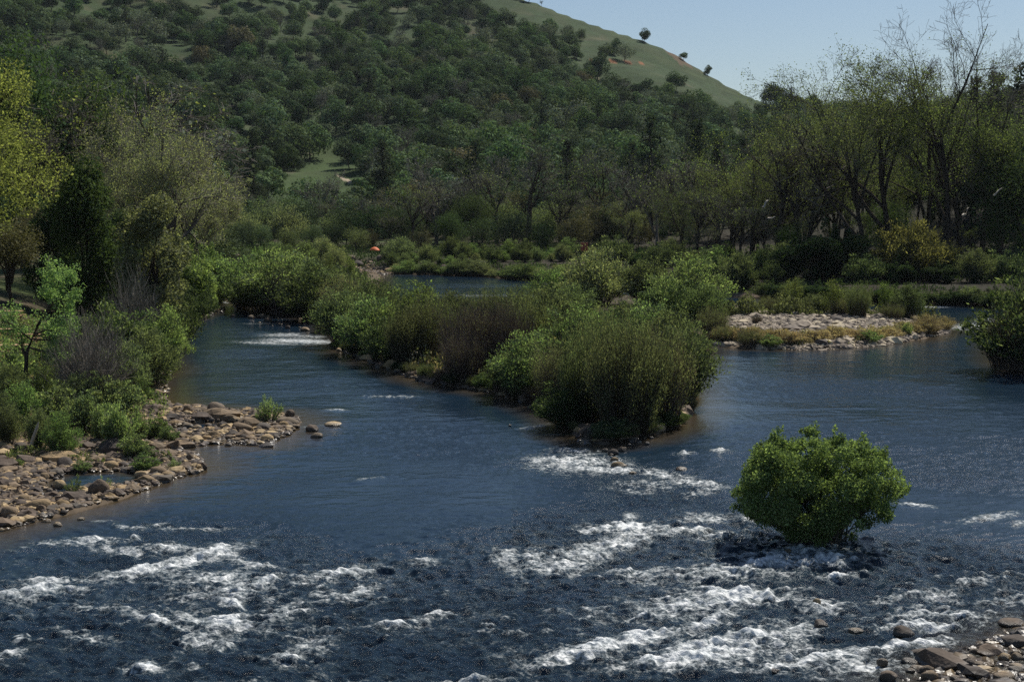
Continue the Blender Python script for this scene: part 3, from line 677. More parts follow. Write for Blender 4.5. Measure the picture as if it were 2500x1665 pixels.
order = sorted(range(len(pts)), key=lambda j: pts[j][3] / (scl[j] * (1.6 if asg[j] == 6 else 1)))
LBL = {'oak': ('round green oak in the closed oak wood on the lower hillside', 'oaks on the lower hillside', 'oak_tree', 'oak'),
       'greyoak': ('grey-green thin-leaved oak among darker oaks on the lower hillside', 'grey-green oaks on the hillside', 'grey_oak_tree', 'oak'),
       'bronzeoak': ('bronze-tinted wide oak among green oaks on the lower hillside', 'bronze-tinted oaks on the hillside', 'bronze_oak_tree', 'oak'),
       'hillpine': ('dark pointed pine standing above the hillside oaks', 'pines among the hillside oaks', 'pine_tree', 'pine'),
       'baregrey': ('leafless grey tree among green oaks on the lower hillside', 'leafless grey trees on the hillside', 'bare_tree', 'bare tree')}
cnt = 0; rest = []
MARKS = [(760, 410, 'the little sloping meadow'), (1462, 205, 'the pale sandy scar'), (1500, 150, 'the red trail'), (1287, 400, 'the V-forked bare tree'), (622, 380, 'the dark pine left of the meadow'), (936, 400, 'the thin pine right of the meadow'), (1585, 330, 'the ragged pine'), (1700, 350, 'the dense pine'), (1385, 390, 'the broad valley pine'), (1850, 290, 'the saddle of the ridge'), (300, 200, 'the tall dark left bank tree'), (480, 300, 'the pale left cottonwoods')]
def hill_label(base, j, key):
    q = pts[j]; u, v = q[4], q[5] - 25; dx, dy, nm_ = min(((u - a, v - b, n) for a, b, n in MARKS), key=lambda t: t[0] ** 2 + 2 * t[1] ** 2)
    side = ('above' if dy < 0 else 'below') if abs(dy) * 1.3 > abs(dx) else ('left of' if dx < 0 else 'right of'); dist_ = 'just' if math.hypot(dx, dy) < 70 else ('somewhat' if math.hypot(dx, dy) < 140 else 'well')
    size = 'small' if scl[j] < .82 else ('mid-sized' if scl[j] < 1.04 else 'large')
    return '%s %s %s %s %s' % (size, {'oak': 'round green hillside oak', 'greyoak': 'grey-green hillside oak', 'bronzeoak': 'bronze-tinted hillside oak', 'hillpine': 'dark hillside pine', 'baregrey': 'leafless grey hillside tree'}[key], dist_, side, nm_)
for j in order:
    if infr[j] and cnt < 290:
        kn = kinds_h[asg[j]]; key = kn if kn in LBL else 'oak'; lb = LBL[key]
        place(kn, (pts[j][0], pts[j][1], pts[j][2] - .2), scl[j], rot=rots[j], label=hill_label(lb[0], j, key), group=lb[1], name=lb[2], cat=lb[3]); cnt += 1
    else: rest.append(j)
def scatter(name, items, label, cat):
    """one object of points, each carrying one of the tree meshes above"""
    V = np.array([pts[j][:3] for j in items]) - (0, 0, .2)
    me = bpy.data.meshes.new(name); me.from_pydata(V.tolist(), [], []); attr(me, 'scl', [scl[j] for j in items]); attr(me, 'rot', [rots[j] for j in items]); attr(me, 'knd', [float(asg[j]) for j in items])
    o = obj(name, me); ng = bpy.data.node_groups.new(name, 'GeometryNodeTree')
    ng.interface.new_socket(name='Geometry', in_out='INPUT', socket_type='NodeSocketGeometry'); ng.interface.new_socket(name='Geometry', in_out='OUTPUT', socket_type='NodeSocketGeometry')
    gi = ng.nodes.new('NodeGroupInput'); go = ng.nodes.new('NodeGroupOutput'); jn = ng.nodes.new('GeometryNodeJoinGeometry')
    def na(n):
        x = ng.nodes.new('GeometryNodeInputNamedAttribute'); x.data_type = 'FLOAT'; x.inputs['Name'].default_value = n; return x.outputs['Attribute']
    rv = ng.nodes.new('ShaderNodeCombineXYZ'); ng.links.new(na('rot'), rv.inputs[2]); kk = na('knd'); ss = na('scl')
    for q, kn in enumerate(kinds_h):
        src = next((x for x in COL.objects if x.data is KINDS[kn][0][0][1]), None)
        if src is None: continue
        ip = ng.nodes.new('GeometryNodeInstanceOnPoints'); ob = ng.nodes.new('GeometryNodeObjectInfo'); ob.inputs['Object'].default_value = src; ob.transform_space = 'ORIGINAL'; ob.inputs['As Instance'].default_value = True
        cp = ng.nodes.new('FunctionNodeCompare'); cp.data_type = 'FLOAT'; cp.operation = 'EQUAL'; ng.links.new(kk, cp.inputs['A']); cp.inputs['B'].default_value = float(q); cp.inputs['Epsilon'].default_value = .3
        ng.links.new(gi.outputs[0], ip.inputs['Points']); ng.links.new(cp.outputs[0], ip.inputs['Selection']); ng.links.new(ob.outputs['Geometry'], ip.inputs['Instance']); ng.links.new(rv.outputs[0], ip.inputs['Rotation']); ng.links.new(ss, ip.inputs['Scale']); ng.links.new(ip.outputs[0], jn.inputs[0])
    ng.links.new(jn.outputs[0], go.inputs[0]); o.modifiers.new('scatter', 'NODES').node_group = ng
    tag(o, label, cat, kind='stuff')
scatter('hillside_woods', rest, 'oak woods covering the upper hillside in one mass', 'woods')
# single trees of the open crest, each where the ridge carries it
for px, py, h, kn, lb in [(1568, 100, 33, 'oak_1', 'lone small oak on the bare ridge against the sky'), (1662, 150, 20, 'oak_0', 'tiny oak low on the ridge line above brown scrub'),
                          (1721, 184, 24, 'oak_2', 'small round oak near the low end of the ridge line'), (1321, 17, 14, 'baregrey', 'small crooked tree on the ridge beside the oak clump'),
                          (1265, 30, 32, 'oak_3', 'broad dark oak just below the top of the grassy ridge'), (1290, 12, 30, 'oak_0', 'tall dark oak in the clump at the top of the ridge')]:
    th = math.atan((px - 1250) / FPX); rr_ = float(np.interp(px, RRX, RR_)) - 3; x, y = rr_ * math.sin(th), rr_ * math.cos(th)
    place(kn, (x, y, gz(x, y) - .2), h / FPX * rr_ / KINDS[kn][1], label=lb, cat='oak', name='oak_tree')
for px, py, h, kn, lb in [(1478, 148, 42, 'oak_1', 'oak nearer the trail on the open slope'), (1500, 135, 40, 'oak_2', 'dark oak above the red trail on the grassy slope'), (1525, 150, 45, 'greyoak', 'greyish oak on the red trail line of the slope'),
                          (1345, 85, 38, 'oak_0', 'first oak in the row crossing the grassy slope'), (1385, 92, 30, 'greyoak', 'grey oak in the row crossing the grassy slope'), (1415, 100, 30, 'oak_3', 'last oak in the row crossing the grassy slope'),
                          (1652, 222, 48, 'oak_1', 'larger oak on the lower open slope'), (1604, 232, 22, 'oak_0', 'small oak standing alone on the lower open slope'), (1440, 195, 40, 'oak_2', 'oak beside the pale sandy scar')]:
    p = at_px(px, py); place(kn, p - (0, 0, .2), h / FPX * float(np.hypot(p[0], p[1])) / KINDS[kn][1], label=lb, cat='oak', name='oak_tree')

# ------------------------------------------------------------------ valley and bank plants, one build of each kind
bare_tree('cotton_a', 201, 25, nleaf=9500, lsz=.14, lv=(6, 8, 7, 5), lean=(-.12, 0), spread=30, lowleaf=.62, twig=.012, r0=.014)
bare_tree('cotton_b', 202, 25, nleaf=15000, lsz=.14, lv=(7, 7, 7, 5), lean=(-.35, .1), spread=34, twig=.012, r0=.014)
bare_tree('cotton_c', 203, 22, nleaf=13000, lsz=.14, lv=(6, 8, 6, 5), lean=(.1, 0), spread=30, twig=.012, r0=.014)
bare_tree('cotton_d', 204, 18, nleaf=11000, lsz=.15, lv=(7, 7, 6, 4), lean=(.05, -.1), spread=42, t0=.15, twig=.014)
bare_tree('grey_a', 205, 14, leafmat='oakgrey', nleaf=500, lsz=.3, lv=(7, 8, 7, 5), spread=46, t0=.12, bark='greybark', twig=.012, trunkfrac=.45)
bare_tree('grey_b', 206, 15, leafmat='sparse', nleaf=1300, lsz=.17, lv=(7, 7, 7, 5), spread=38, bark='bark', twig=.012)
bare_tree('vee', 207, 16, leafmat='oakgrey', nleaf=500, lsz=.3, lv=(3, 8, 8, 6), spread=36, t0=.35, trunkfrac=.5, r0=.03, twig=.012)
bare_tree('white_a', 208, 14, leafmat='sparse', nleaf=400, lsz=.3, lv=(6, 7, 6, 5), spread=36, bark='palebark', twig=.012)
bare_tree('pale_cotton', 209, 17, leafmat='greywillow', nleaf=19000, lsz=.10, lv=(8, 9, 8, 6), spread=52, t0=.08, bark='greybark', twigs='paletwig', twig=.010, trunkfrac=.42, cluster=.3)
leafy_tree('pine_a', 210, 22, 8.5, 'pine', 5000, .42, nb=80, shape='pine', crown0=.12, outward=.4)
leafy_tree('pine_b', 211, 20, 7, 'pine', 3600, .42, nb=55, shape='pine', crown0=.2, outward=.35)
leafy_tree('bigoak_a', 212, 12, 13, 'oak', 6000, .36, nb=26, crown0=.08)
leafy_tree('bigoak_b', 213, 12, 12, 'brownoak', 6000, .36, nb=26, crown0=.08)
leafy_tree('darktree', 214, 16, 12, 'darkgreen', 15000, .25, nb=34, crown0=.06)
leafy_tree('greentree', 215, 10, 10, 'willow', 7000, .26, nb=34, crown0=.02, blobr=.2)
shrub('wil_a', 220, 4.0, 4.4, 'willow', 13000, .15, nst=110)
shrub('wil_b', 221, 4.0, 5.0, 'willow', 13000, .15, nst=120, mat2='brightgreen', mix2=.5)
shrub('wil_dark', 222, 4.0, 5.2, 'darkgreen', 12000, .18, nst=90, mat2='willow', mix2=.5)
shrub('thick_a', 223, 5.0, 4.4, 'olive', 22000, .12, nst=240, base=.55, low=0, upright=True, stemmat='bark', mat2='willow', mix2=.35, asp=.3)
shrub('thick_b', 224, 5.0, 4.6, 'olive', 18000, .12, nst=220, base=.55, low=0, upright=True, stemmat='redtwig', mat2='redtwig', mix2=.25, asp=.3)
shrub('red_a', 225, 5.0, 4.2, 'redtwig', 11000, .11, nst=320, base=.6, low=0, upright=True, stemmat='redtwig', twigs=6, mat2='olive', mix2=.25, asp=.22)
shrub('greydome', 226, 6.0, 7.0, 'greywillow', 13000, .22, nst=160, mat2='willow', mix2=.3)
shrub('baretwig', 227, 4.0, 3.2, 'twig', 0, .05, nst=90, twigs=14, stemmat='twig', up=.3)
shrub('herbclump', 228, 1.6, 2.0, 'herb', 5500, .11, nst=90, low=0, mat2='willow', mix2=.4)
shrub('herbtall', 229, 2.0, 1.6, 'herb', 5000, .11, nst=70, low=0, upright=True)
shrub('sapling', 230, 3.2, 1.6, 'sparse', 2600, .12, nst=14, low=.1)
shrub('shoots', 231, 1.2, .9, 'herb', 2200, .06, nst=32, upright=True, asp=.3, low=.05)
shrub('drytuft', 232, .9, 1.4, 'drygrass', 5200, .12, nst=240, upright=False, stemmat='drygrass', asp=.12, low=0)
shrub('drybush', 233, 1.8, 2.6, 'drygrass', 5200, .12, nst=300, stemmat='drygrass', asp=.12, low=0)
shrub('mustardbush', 234, 5.0, 6.0, 'mustard', 12000, .24, nst=120)
shrub('rclump', 235, 7.5, 7.0, 'willow', 24000, .13, nst=170, mat2='darkgreen', mix2=.75, low=.05)
def river_bush():
    # ragged willow bush: crown lobes fill this outline (metres across and up), rounded off front to back
    rng = np.random.default_rng(236); d = P0(1998, 1322)[1]; m = d / FPX
    out = np.array([(1788, 1205), (1812, 1140), (1850, 1082), (1882, 1050), (1905, 1052), (1932, 1082), (1958, 1050), (1976, 1030), (1998, 1052), (2018, 1076), (2036, 1052), (2062, 1068), (2096, 1058), (2140, 1085), (2182, 1140), (2200, 1190), (2176, 1240), (2130, 1268), (2075, 1300), (1990, 1314), (1910, 1300), (1842, 1268), (1806, 1240)], float)
    O = np.column_stack([(out[:, 0] - 1998) * m, (1322 - out[:, 1]) * m]); C = []; R = []
    while len(C) < 250:
        q = rng.uniform(O.min(0), O.max(0)); e = float(sdf(O, q[0:1], q[1:2])[0])
        if e < .07: continue
        dep = min(1.9, 1.5 * math.sqrt(e) * 1.6); r_ = min(rng.uniform(.22, .5), e * .85 + .12)
        C.append((q[0], rng.uniform(-1, 1) * dep, q[1])); R.append((r_, r_, r_ * .85))
    for px, py, w in [(1976, 1026, .10), (1885, 1040, .09), (2045, 1046, .09), (1853, 1072, .08), (2100, 1050, .10), (1822, 1122, .08), (2150, 1082, .09), (2198, 1160, .08), (1795, 1190, .09), (1950, 1048, .07), (1905, 1046, .08)]:
        for q in range(4): C.append(((px - 1998) * m + rng.normal() * .05, rng.uniform(-.6, .6), (1322 - py) * m - q * .16)); R.append((w * (1 + .5 * q), w * (1 + .5 * q), .17))
    lv = blob_leaves(rng, C, R, 95000, .078, outward=0.3, asp=0.5, shell=0.15)
    nst = 110; E = np.array(C)[rng.choice(len(C), nst)]; S = rng.normal(size=(nst, 3)) * [.35, .3, 0] + [0, 0, -.25]; t = np.linspace(0, 1, 6)[None, :, None]
    Pp = S[:, None] * (1 - t) + E[:, None] * t; Pp[:, :, :2] = S[:, None, :2] + (E - S)[:, None, :2] * t ** 1.2; Pp += rng.normal(size=Pp.shape) * .06 * t
    a_ = make_mesh('riverbush_stems', [(*tubes(Pp, np.repeat(np.linspace(.03, .006, 6)[None], nst, 0), 4), 0)], [M['greybark']], True)
    b_ = make_mesh('riverbush_foliage', [(*lv, 0)], [M['bushgreen']]); kind('riverbush', [('stems', a_), ('foliage', b_)], (1322 - 1026) * m)
river_bush()
cloud_bush('brightbush', 237, 5.0, 6.0, 'brightgreen', 22000, .18, nb=40, plumes=8)
cloud_bush('darkbush', 238, 5.0, 6.5, 'darkgreen', 14000, .24, nb=34, plumes=5)
leafy_tree('springoak', 239, 17, 12.5, 'yellowleaf', 34000, .12, nb=60, crown0=.12, outward=.25, blobr=.10)
leafy_tree('cedar', 240, 11, 5.2, 'darkgreen', 26000, .17, nb=70, shape='column', crown0=.02, outward=.3, blobr=.16)
leafy_tree('juniper', 241, 9, 4.2, 'olive', 24000, .14, nb=60, shape='column', crown0=.02, outward=.35, blobr=.17)
leafy_tree('rusttree', 242, 9, 6, 'brownoak', 12000, .15, nb=34, crown0=.5, outward=.25)

# words that place a repeat by the nearest thing one can find
VM = [(622, 'the left dark pine'), (705, 'the grey willow dome'), (915, 'the orange umbrella'), (1010, 'the dark-trunked sparse tree'), (1098, 'the pale far boulders'), (1190, 'the far riffle of the pool'), (1287, 'the V-forked bare tree'), (1385, 'the broad valley pine'), (1460, 'the pale domed willow'),
      (1530, 'the olive sparse tree'), (1603, 'the white-barked tree'), (1700, 'the dense pine'), (1790, 'the bar left end'), (1880, 'the bare tangle'), (2010, 'the large dark bush'), (2125, 'the leaning cottonwood'), (2222, 'the rounded yellow bush'), (2318, 'the tallest cottonwood'), (2395, 'the bare-topped cottonwood'), (2500, 'the right-edge willow clump')]
BM = [(80, 1095, 'the driftwood log'), (70, 960, 'the leaning small tree'), (230, 1165, 'the still pool'), (400, 1010, 'the spit root'), (215, 860, 'the grey leafless shrub'), (20, 1000, 'the left frame edge'), (300, 1100, 'the dark shore boulders'), (340, 930, 'the inlet stones')]
IM = [(850, 850, 'the island left corner'), (950, 890, 'the dark leafy bush'), (1020, 925, 'the dry bank'), (1130, 935, 'the brown twiggy bush'), (1240, 955, 'the leaning low willow'), (1290, 970, 'the yellow-green rounded willow'), (1380, 1030, 'the bush left of the tip'), (1440, 1078, 'the bare sprig'), (1530, 1060, 'the largest thicket'), (1655, 1010, 'the dark leafy tip willow'), (1690, 900, 'the island right side'), (1740, 830, 'the bar left end'),
      (560, 738, 'the channel mouth'), (650, 757, 'the farthest overhanging bush'), (770, 784, 'the dark round channel bush')] + [(x, 680, n) for x, n in VM if x < 1440 and x > 900] + [(x, 742, n) for x, n in VM if x > 1700]
SEEN = {}
def where(base, px, py=None, marks=None):
    if marks is None: dx, n = min(((px - a, n) for a, n in VM), key=lambda t: abs(t[0])); dy = 0
    else: dx, dy, n = min(((px - a, py - b, n) for a, b, n in marks), key=lambda t: t[0] ** 2 + 4 * t[1] ** 2)
    if abs(dy) > 14 and abs(dy) > abs(dx) * .6: g = 'above' if dy < 0 else 'below'
    else: g = 'in line with' if abs(dx) < 9 else ('just ' if abs(dx) < 28 else '') + ('left of' if dx < 0 else 'right of')
    s_ = base + ' ' + g + ' ' + n; k = SEEN.get(s_, 0); SEEN[s_] = k + 1
    if k: s_ = base + ', farther ' + ('left' if dx < 0 else 'right') + ' past ' + n; k2 = SEEN.get(s_, 0); SEEN[s_] = k2 + 1
    return s_
# far side of the valley and the trees along the far bank
far_list = [
 ('pine_a', 622, 330, 322, 'tall dark pine at the foot of the hill left of the meadow', 'pine'), ('pine_b', 936, 290, 348, 'tall thin pine rising from the woods right of the meadow', 'pine'),
 ('pine_a', 1385, 285, 345, 'broad dark pine behind the V-forked bare tree', 'pine'), ('pine_b', 1160, 290, 345, 'dark pine beside the grey bare trees of the valley', 'pine'),
 ('pine_b', 1585, 262, 285, 'dark ragged pine above the white-barked tree', 'pine'), ('pine_a', 1700, 250, 298, 'dark dense pine left of the tall cottonwoods', 'pine'),
 ('vee', 1287, 245, 350, 'large V-forked leafless tree with dark trunk in the valley', 'bare tree'), ('grey_a', 1065, 262, 405, 'grey leafless tree left of the V-forked tree', 'bare tree'),
 ('grey_b', 1005, 240, 440, 'dark-trunked sparse tree on the far bank of the pool', 'bare tree'), ('grey_a', 1118, 270, 418, 'pale grey twiggy tree between pine and V-forked tree', 'bare tree'),
 ('grey_b', 1215, 262, 395, 'leafless tree close behind the V-forked tree', 'bare tree'), ('white_a', 1603, 232, 395, 'white-barked bare tree on the right bank', 'bare tree'),
 ('grey_b', 1365, 240, 440, 'broken leaning bare tree right of the V-forked tree', 'bare tree'), ('grey_a', 1540, 240, 400, 'grey bare tree left of the white-barked tree', 'bare tree'),
 ('grey_b', 1665, 225, 380, 'thin dark bare tree right of the white-barked tree', 'bare tree'), ('grey_b', 1745, 215, 360, 'twisted bare tree in front of the dense pine', 'bare tree'),
 ('bigoak_b', 1400, 225, 505, 'bronze-green bushy oak behind the pale dome willow', 'oak'), ('bigoak_b', 1465, 240, 470, 'bronze oak with rounded top at the valley edge', 'oak'),
 ('cotton_d', 1525, 215, 490, 'olive sparse-leaved tree beside the white-barked tree', 'tree'), ('bigoak_a', 1330, 235, 540, 'dark round oak on the far bank of the pool', 'oak'),
 ('bigoak_a', 980, 245, 505, 'dark oak at the water edge of the far pool', 'oak'), ('bigoak_a', 905, 255, 500, 'dark oak above the white far rocks', 'oak'),
 ('greydome', 705, 262, 500, 'rounded grey willow dome at the foot of the hill', 'willow'), ('greydome', 610, 255, 520, 'grey-green willow beside the rounded dome', 'willow'),
 ('grey_a', 790, 300, 418, 'brown leafless tree on the edge of the little meadow', 'bare tree'), ('bigoak_a', 560, 262, 500, 'green oak behind the left channel thicket', 'oak'),
 ('greentree', 820, 262, 520, 'green tree behind the white far rocks', 'tree'), ('greentree', 655, 270, 490, 'mid green tree behind the grey willow domes', 'tree'),
 ('grey_b', 1460, 262, 370, 'tall thin bare tree above the bronze oaks', 'bare tree'), ('pine_b', 1540, 290, 350, 'narrow pine behind the bare trees', 'pine')]
for kn, px, d, yt, lb, ct in far_list: put(kn, px, d, yt, label=lb, cat=ct, name={'pine': 'pine_tree', 'oak': 'oak_tree', 'bare tree': 'bare_tree', 'willow': 'willow', 'tree': 'broadleaf_tree'}[ct])
# rows between, filled with the same mixture
SHORT = {1: 'hindmost valley tree', 2: 'middle-row valley tree', 3: 'tree behind the far left stones', 4: 'dark tree behind the shore brush', 5: 'shrub on the far pool shore', 6: 'green willow beyond the left channel', 7: 'low willow on the far strip', 11: 'dark tree deep in the right woods', 12: 'shadowed back tree of the right woods', 13: 'dark understory tree on the right bank',
         14: 'thin bare stem in the tangle', 15: 'dark shrub beneath the right bank trees', 16: 'shaded shrub deeper in the right woods', 17: 'front shrub of the far pool shore', 18: 'front shrub of the right bank', 19: 'tall dark tree behind the cottonwoods'}
def row(kns, x0, x1, step, d, y0, y1, lb, group, cat, name, seed, dj=10):
    rg = np.random.default_rng(seed); x = x0
    while x < x1:
        dd = d + rg.uniform(-dj, dj); X_ = at_dist(x, dd)
        if X_[2] > .15: put(kns[rg.integers(len(kns))], x, dd, max(rg.uniform(y0, y1), 482 if 630 < x < 905 else 0), label=where(SHORT[seed], x), cat=cat, name=name, group=group, rot=rg.random() * 6.28, wide=rg.uniform(.85, 1.15))
        x += step * rg.uniform(.7, 1.3)
row(['bigoak_a', 'bigoak_a', 'greentree', 'bigoak_b', 'grey_b'], 520, 1820, 62, 288, 425, 480, 'green tree in the hindmost row of the valley floor', 'trees in the back row of the valley', 'tree', 'broadleaf_tree', 1, 9)
row(['bigoak_a', 'grey_a', 'grey_b', 'greentree', 'darktree', 'bigoak_a'], 850, 1820, 54, 262, 460, 520, 'tree of the middle row between the pool and the hill', 'trees in the middle row of the valley', 'tree', 'broadleaf_tree', 2, 9)
row(['greentree', 'bigoak_a', 'greydome', 'bigoak_a'], 500, 880, 50, 245, 520, 560, 'green tree behind the stones of the far left shore', 'trees behind the far left stones', 'tree', 'broadleaf_tree', 3, 9)
row(['bigoak_a', 'darktree', 'grey_b', 'bigoak_b'], 900, 1700, 58, 238, 505, 560, 'dark tree directly behind the shore brush of the far pool', 'trees behind the shore brush', 'tree', 'broadleaf_tree', 4, 7)
row(['wil_a', 'wil_b', 'wil_dark', 'greydome', 'wil_a'], 950, 1480, 30, 211, 572, 618, 'leafy shrub on the far shore of the pool', 'shrubs on the far shore', 'shrub', 'shrub', 5, 3)
row(['wil_a', 'wil_b', 'brightbush', 'greydome'], 520, 830, 34, 212, 575, 612, 'green willow between the left channel and the far trees', 'willows beyond the left channel', 'willow', 'willow', 6, 14)
row(['wil_a', 'wil_b', 'sapling'], 560, 860, 40, 178, 612, 650, 'low willow on the strip beyond the left channel', 'low willows on the far strip', 'willow', 'willow', 7, 12)

# right bank woods
right_list = [
 ('cotton_a', 2318, 172, 28, 'tallest cottonwood with bare crown high above the right bank', 'cottonwood', 0.4), ('cotton_b', 2190, 176, 125, 'leaning cottonwood with pale green crown left of the tallest one', 'cottonwood', 0.2),
 ('cotton_c', 2262, 182, 120, 'straight cottonwood standing close to the tallest one', 'cottonwood', 1.7), ('cotton_b', 2125, 170, 215, 'far leaning cottonwood whose limb reaches left over the bank', 'cottonwood', 0.0),
 ('cotton_a', 2395, 178, 120, 'bare-topped cottonwood right of the tallest one', 'cottonwood', 2.8), ('cotton_c', 2050, 188, 245, 'cottonwood with thin spring leaves behind the dark green bush', 'cottonwood', 3.0),
 ('cotton_d', 1965, 185, 300, 'spreading cottonwood at the left of the tall group', 'cottonwood', 1.0), ('cotton_d', 1835, 195, 322, 'fresh green sparse cottonwood beside the bare tangle', 'cottonwood', 2.0),
 ('grey_b', 1895, 185, 300, 'dark tangled bare tree on the right bank', 'bare tree', 0.5), ('grey_b', 1940, 180, 310, 'bare tree with arching limbs below the tall cottonwoods', 'bare tree', 2.1),
 ('cotton_c', 2340, 195, 200, 'green-veiled cottonwood behind the tallest trunk', 'cottonwood', 4.0), ('cotton_d', 2440, 172, 250, 'olive cottonwood near the frame edge', 'cottonwood', 5.0),
 ('cotton_c', 2110, 200, 260, 'back-row cottonwood with yellowish leaves', 'cottonwood', 5.5), ('pine_a', 2490, 190, 160, 'dark tall conifer at the right frame edge', 'pine', 0), ('pine_a', 2420, 205, 185, 'dark conifer behind the bare-topped cottonwood', 'pine', 2),
 ('pine_b', 2370, 215, 195, 'dark narrow conifer behind the tall cottonwoods', 'pine', 1), ('darktree', 2500, 165, 330, 'black-green tree crowding the right frame edge', 'tree', 1)]
for kn, px, d, yt, lb, ct, ro in right_list: put(kn, px, d, yt, label=lb, cat=ct, name={'pine': 'pine_tree', 'cottonwood': 'cottonwood_tree', 'bare tree': 'bare_tree', 'tree': 'broadleaf_tree'}[ct], rot=ro)
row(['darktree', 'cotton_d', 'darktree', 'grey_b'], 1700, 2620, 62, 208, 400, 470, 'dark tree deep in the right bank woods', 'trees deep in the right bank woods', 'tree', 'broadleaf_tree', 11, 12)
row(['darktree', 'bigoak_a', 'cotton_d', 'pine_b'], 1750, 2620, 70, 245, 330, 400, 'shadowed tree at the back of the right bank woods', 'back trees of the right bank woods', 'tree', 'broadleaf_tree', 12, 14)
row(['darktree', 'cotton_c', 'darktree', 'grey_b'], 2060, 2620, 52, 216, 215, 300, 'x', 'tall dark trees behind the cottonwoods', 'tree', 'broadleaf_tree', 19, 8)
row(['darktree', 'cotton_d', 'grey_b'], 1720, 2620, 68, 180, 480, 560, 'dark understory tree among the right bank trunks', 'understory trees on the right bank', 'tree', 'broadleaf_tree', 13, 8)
row(['grey_b', 'cotton_c', 'grey_a'], 1660, 2000, 44, 198, 380, 470, 'thin bare stem in the tangle left of the cottonwoods', 'bare stems left of the cottonwoods', 'bare tree', 'bare_tree', 14, 10)
for kn, px, d, yt, lb, ct, nm, wd in [
 ('darkbush', 2010, 158, 545, 'large dark green bush under the leaning cottonwood', 'shrub', 'shrub', 1.2), ('mustardbush', 2222, 156, 540, 'rounded yellow-green bush on the right bank', 'shrub', 'shrub', 1.0),
 ('mustardbush', 2300, 160, 590, 'yellowish lower bush right of the rounded yellow one', 'shrub', 'shrub', 1.0), ('wil_dark', 1885, 156, 635, 'mid green bush beside the large dark bush', 'shrub', 'shrub', 1.1),
 ('wil_a', 1800, 156, 610, 'dark leafy bush at the left end of the right bank shore', 'shrub', 'shrub', 1.1), ('wil_dark', 2110, 152, 620, 'low dark bush at the water under the yellow bush', 'shrub', 'shrub', 1.3),
 ('darkbush', 2290, 151, 640, 'black-green bush at the waterline near the far riffle', 'shrub', 'shrub', 1.3), ('wil_a', 2380, 151, 600, 'fresh green bush by the far riffle', 'shrub', 'shrub', 1.0),
 ('darkbush', 2195, 152, 630, 'dark bush under the rounded yellow bush', 'shrub', 'shrub', 1.2), ('wil_dark', 2450, 152, 610, 'dark bush behind the right-hand willow clump', 'shrub', 'shrub', 1.2), ('wil_b', 1740, 163, 600, 'green bush behind the island willows', 'shrub', 'shrub', 1.1),
 ('wil_dark', 1950, 150, 680, 'low shadowed bush on the shore left of the dark one', 'shrub', 'shrub', 1.4), ('wil_dark', 2060, 149, 690, 'low bush on the shore under the large dark bush', 'shrub', 'shrub', 1.4)]:
    put(kn, px, d, yt, label=lb, cat=ct, name=nm, wide=wd)

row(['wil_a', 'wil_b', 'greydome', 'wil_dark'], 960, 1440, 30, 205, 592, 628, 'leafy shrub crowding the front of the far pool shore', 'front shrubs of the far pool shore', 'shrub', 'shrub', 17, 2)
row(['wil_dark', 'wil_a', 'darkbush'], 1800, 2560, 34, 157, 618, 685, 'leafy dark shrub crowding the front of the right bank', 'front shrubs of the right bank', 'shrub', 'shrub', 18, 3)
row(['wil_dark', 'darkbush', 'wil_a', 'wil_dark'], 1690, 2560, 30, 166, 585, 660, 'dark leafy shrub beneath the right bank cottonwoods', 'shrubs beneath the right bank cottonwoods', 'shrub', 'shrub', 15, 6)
row(['wil_dark', 'wil_a', 'darkbush', 'wil_dark'], 1500, 2560, 40, 186, 570, 625, 'shaded shrub deeper in the right bank woods', 'shrubs deeper in the right bank woods', 'shrub', 'shrub', 16, 8)
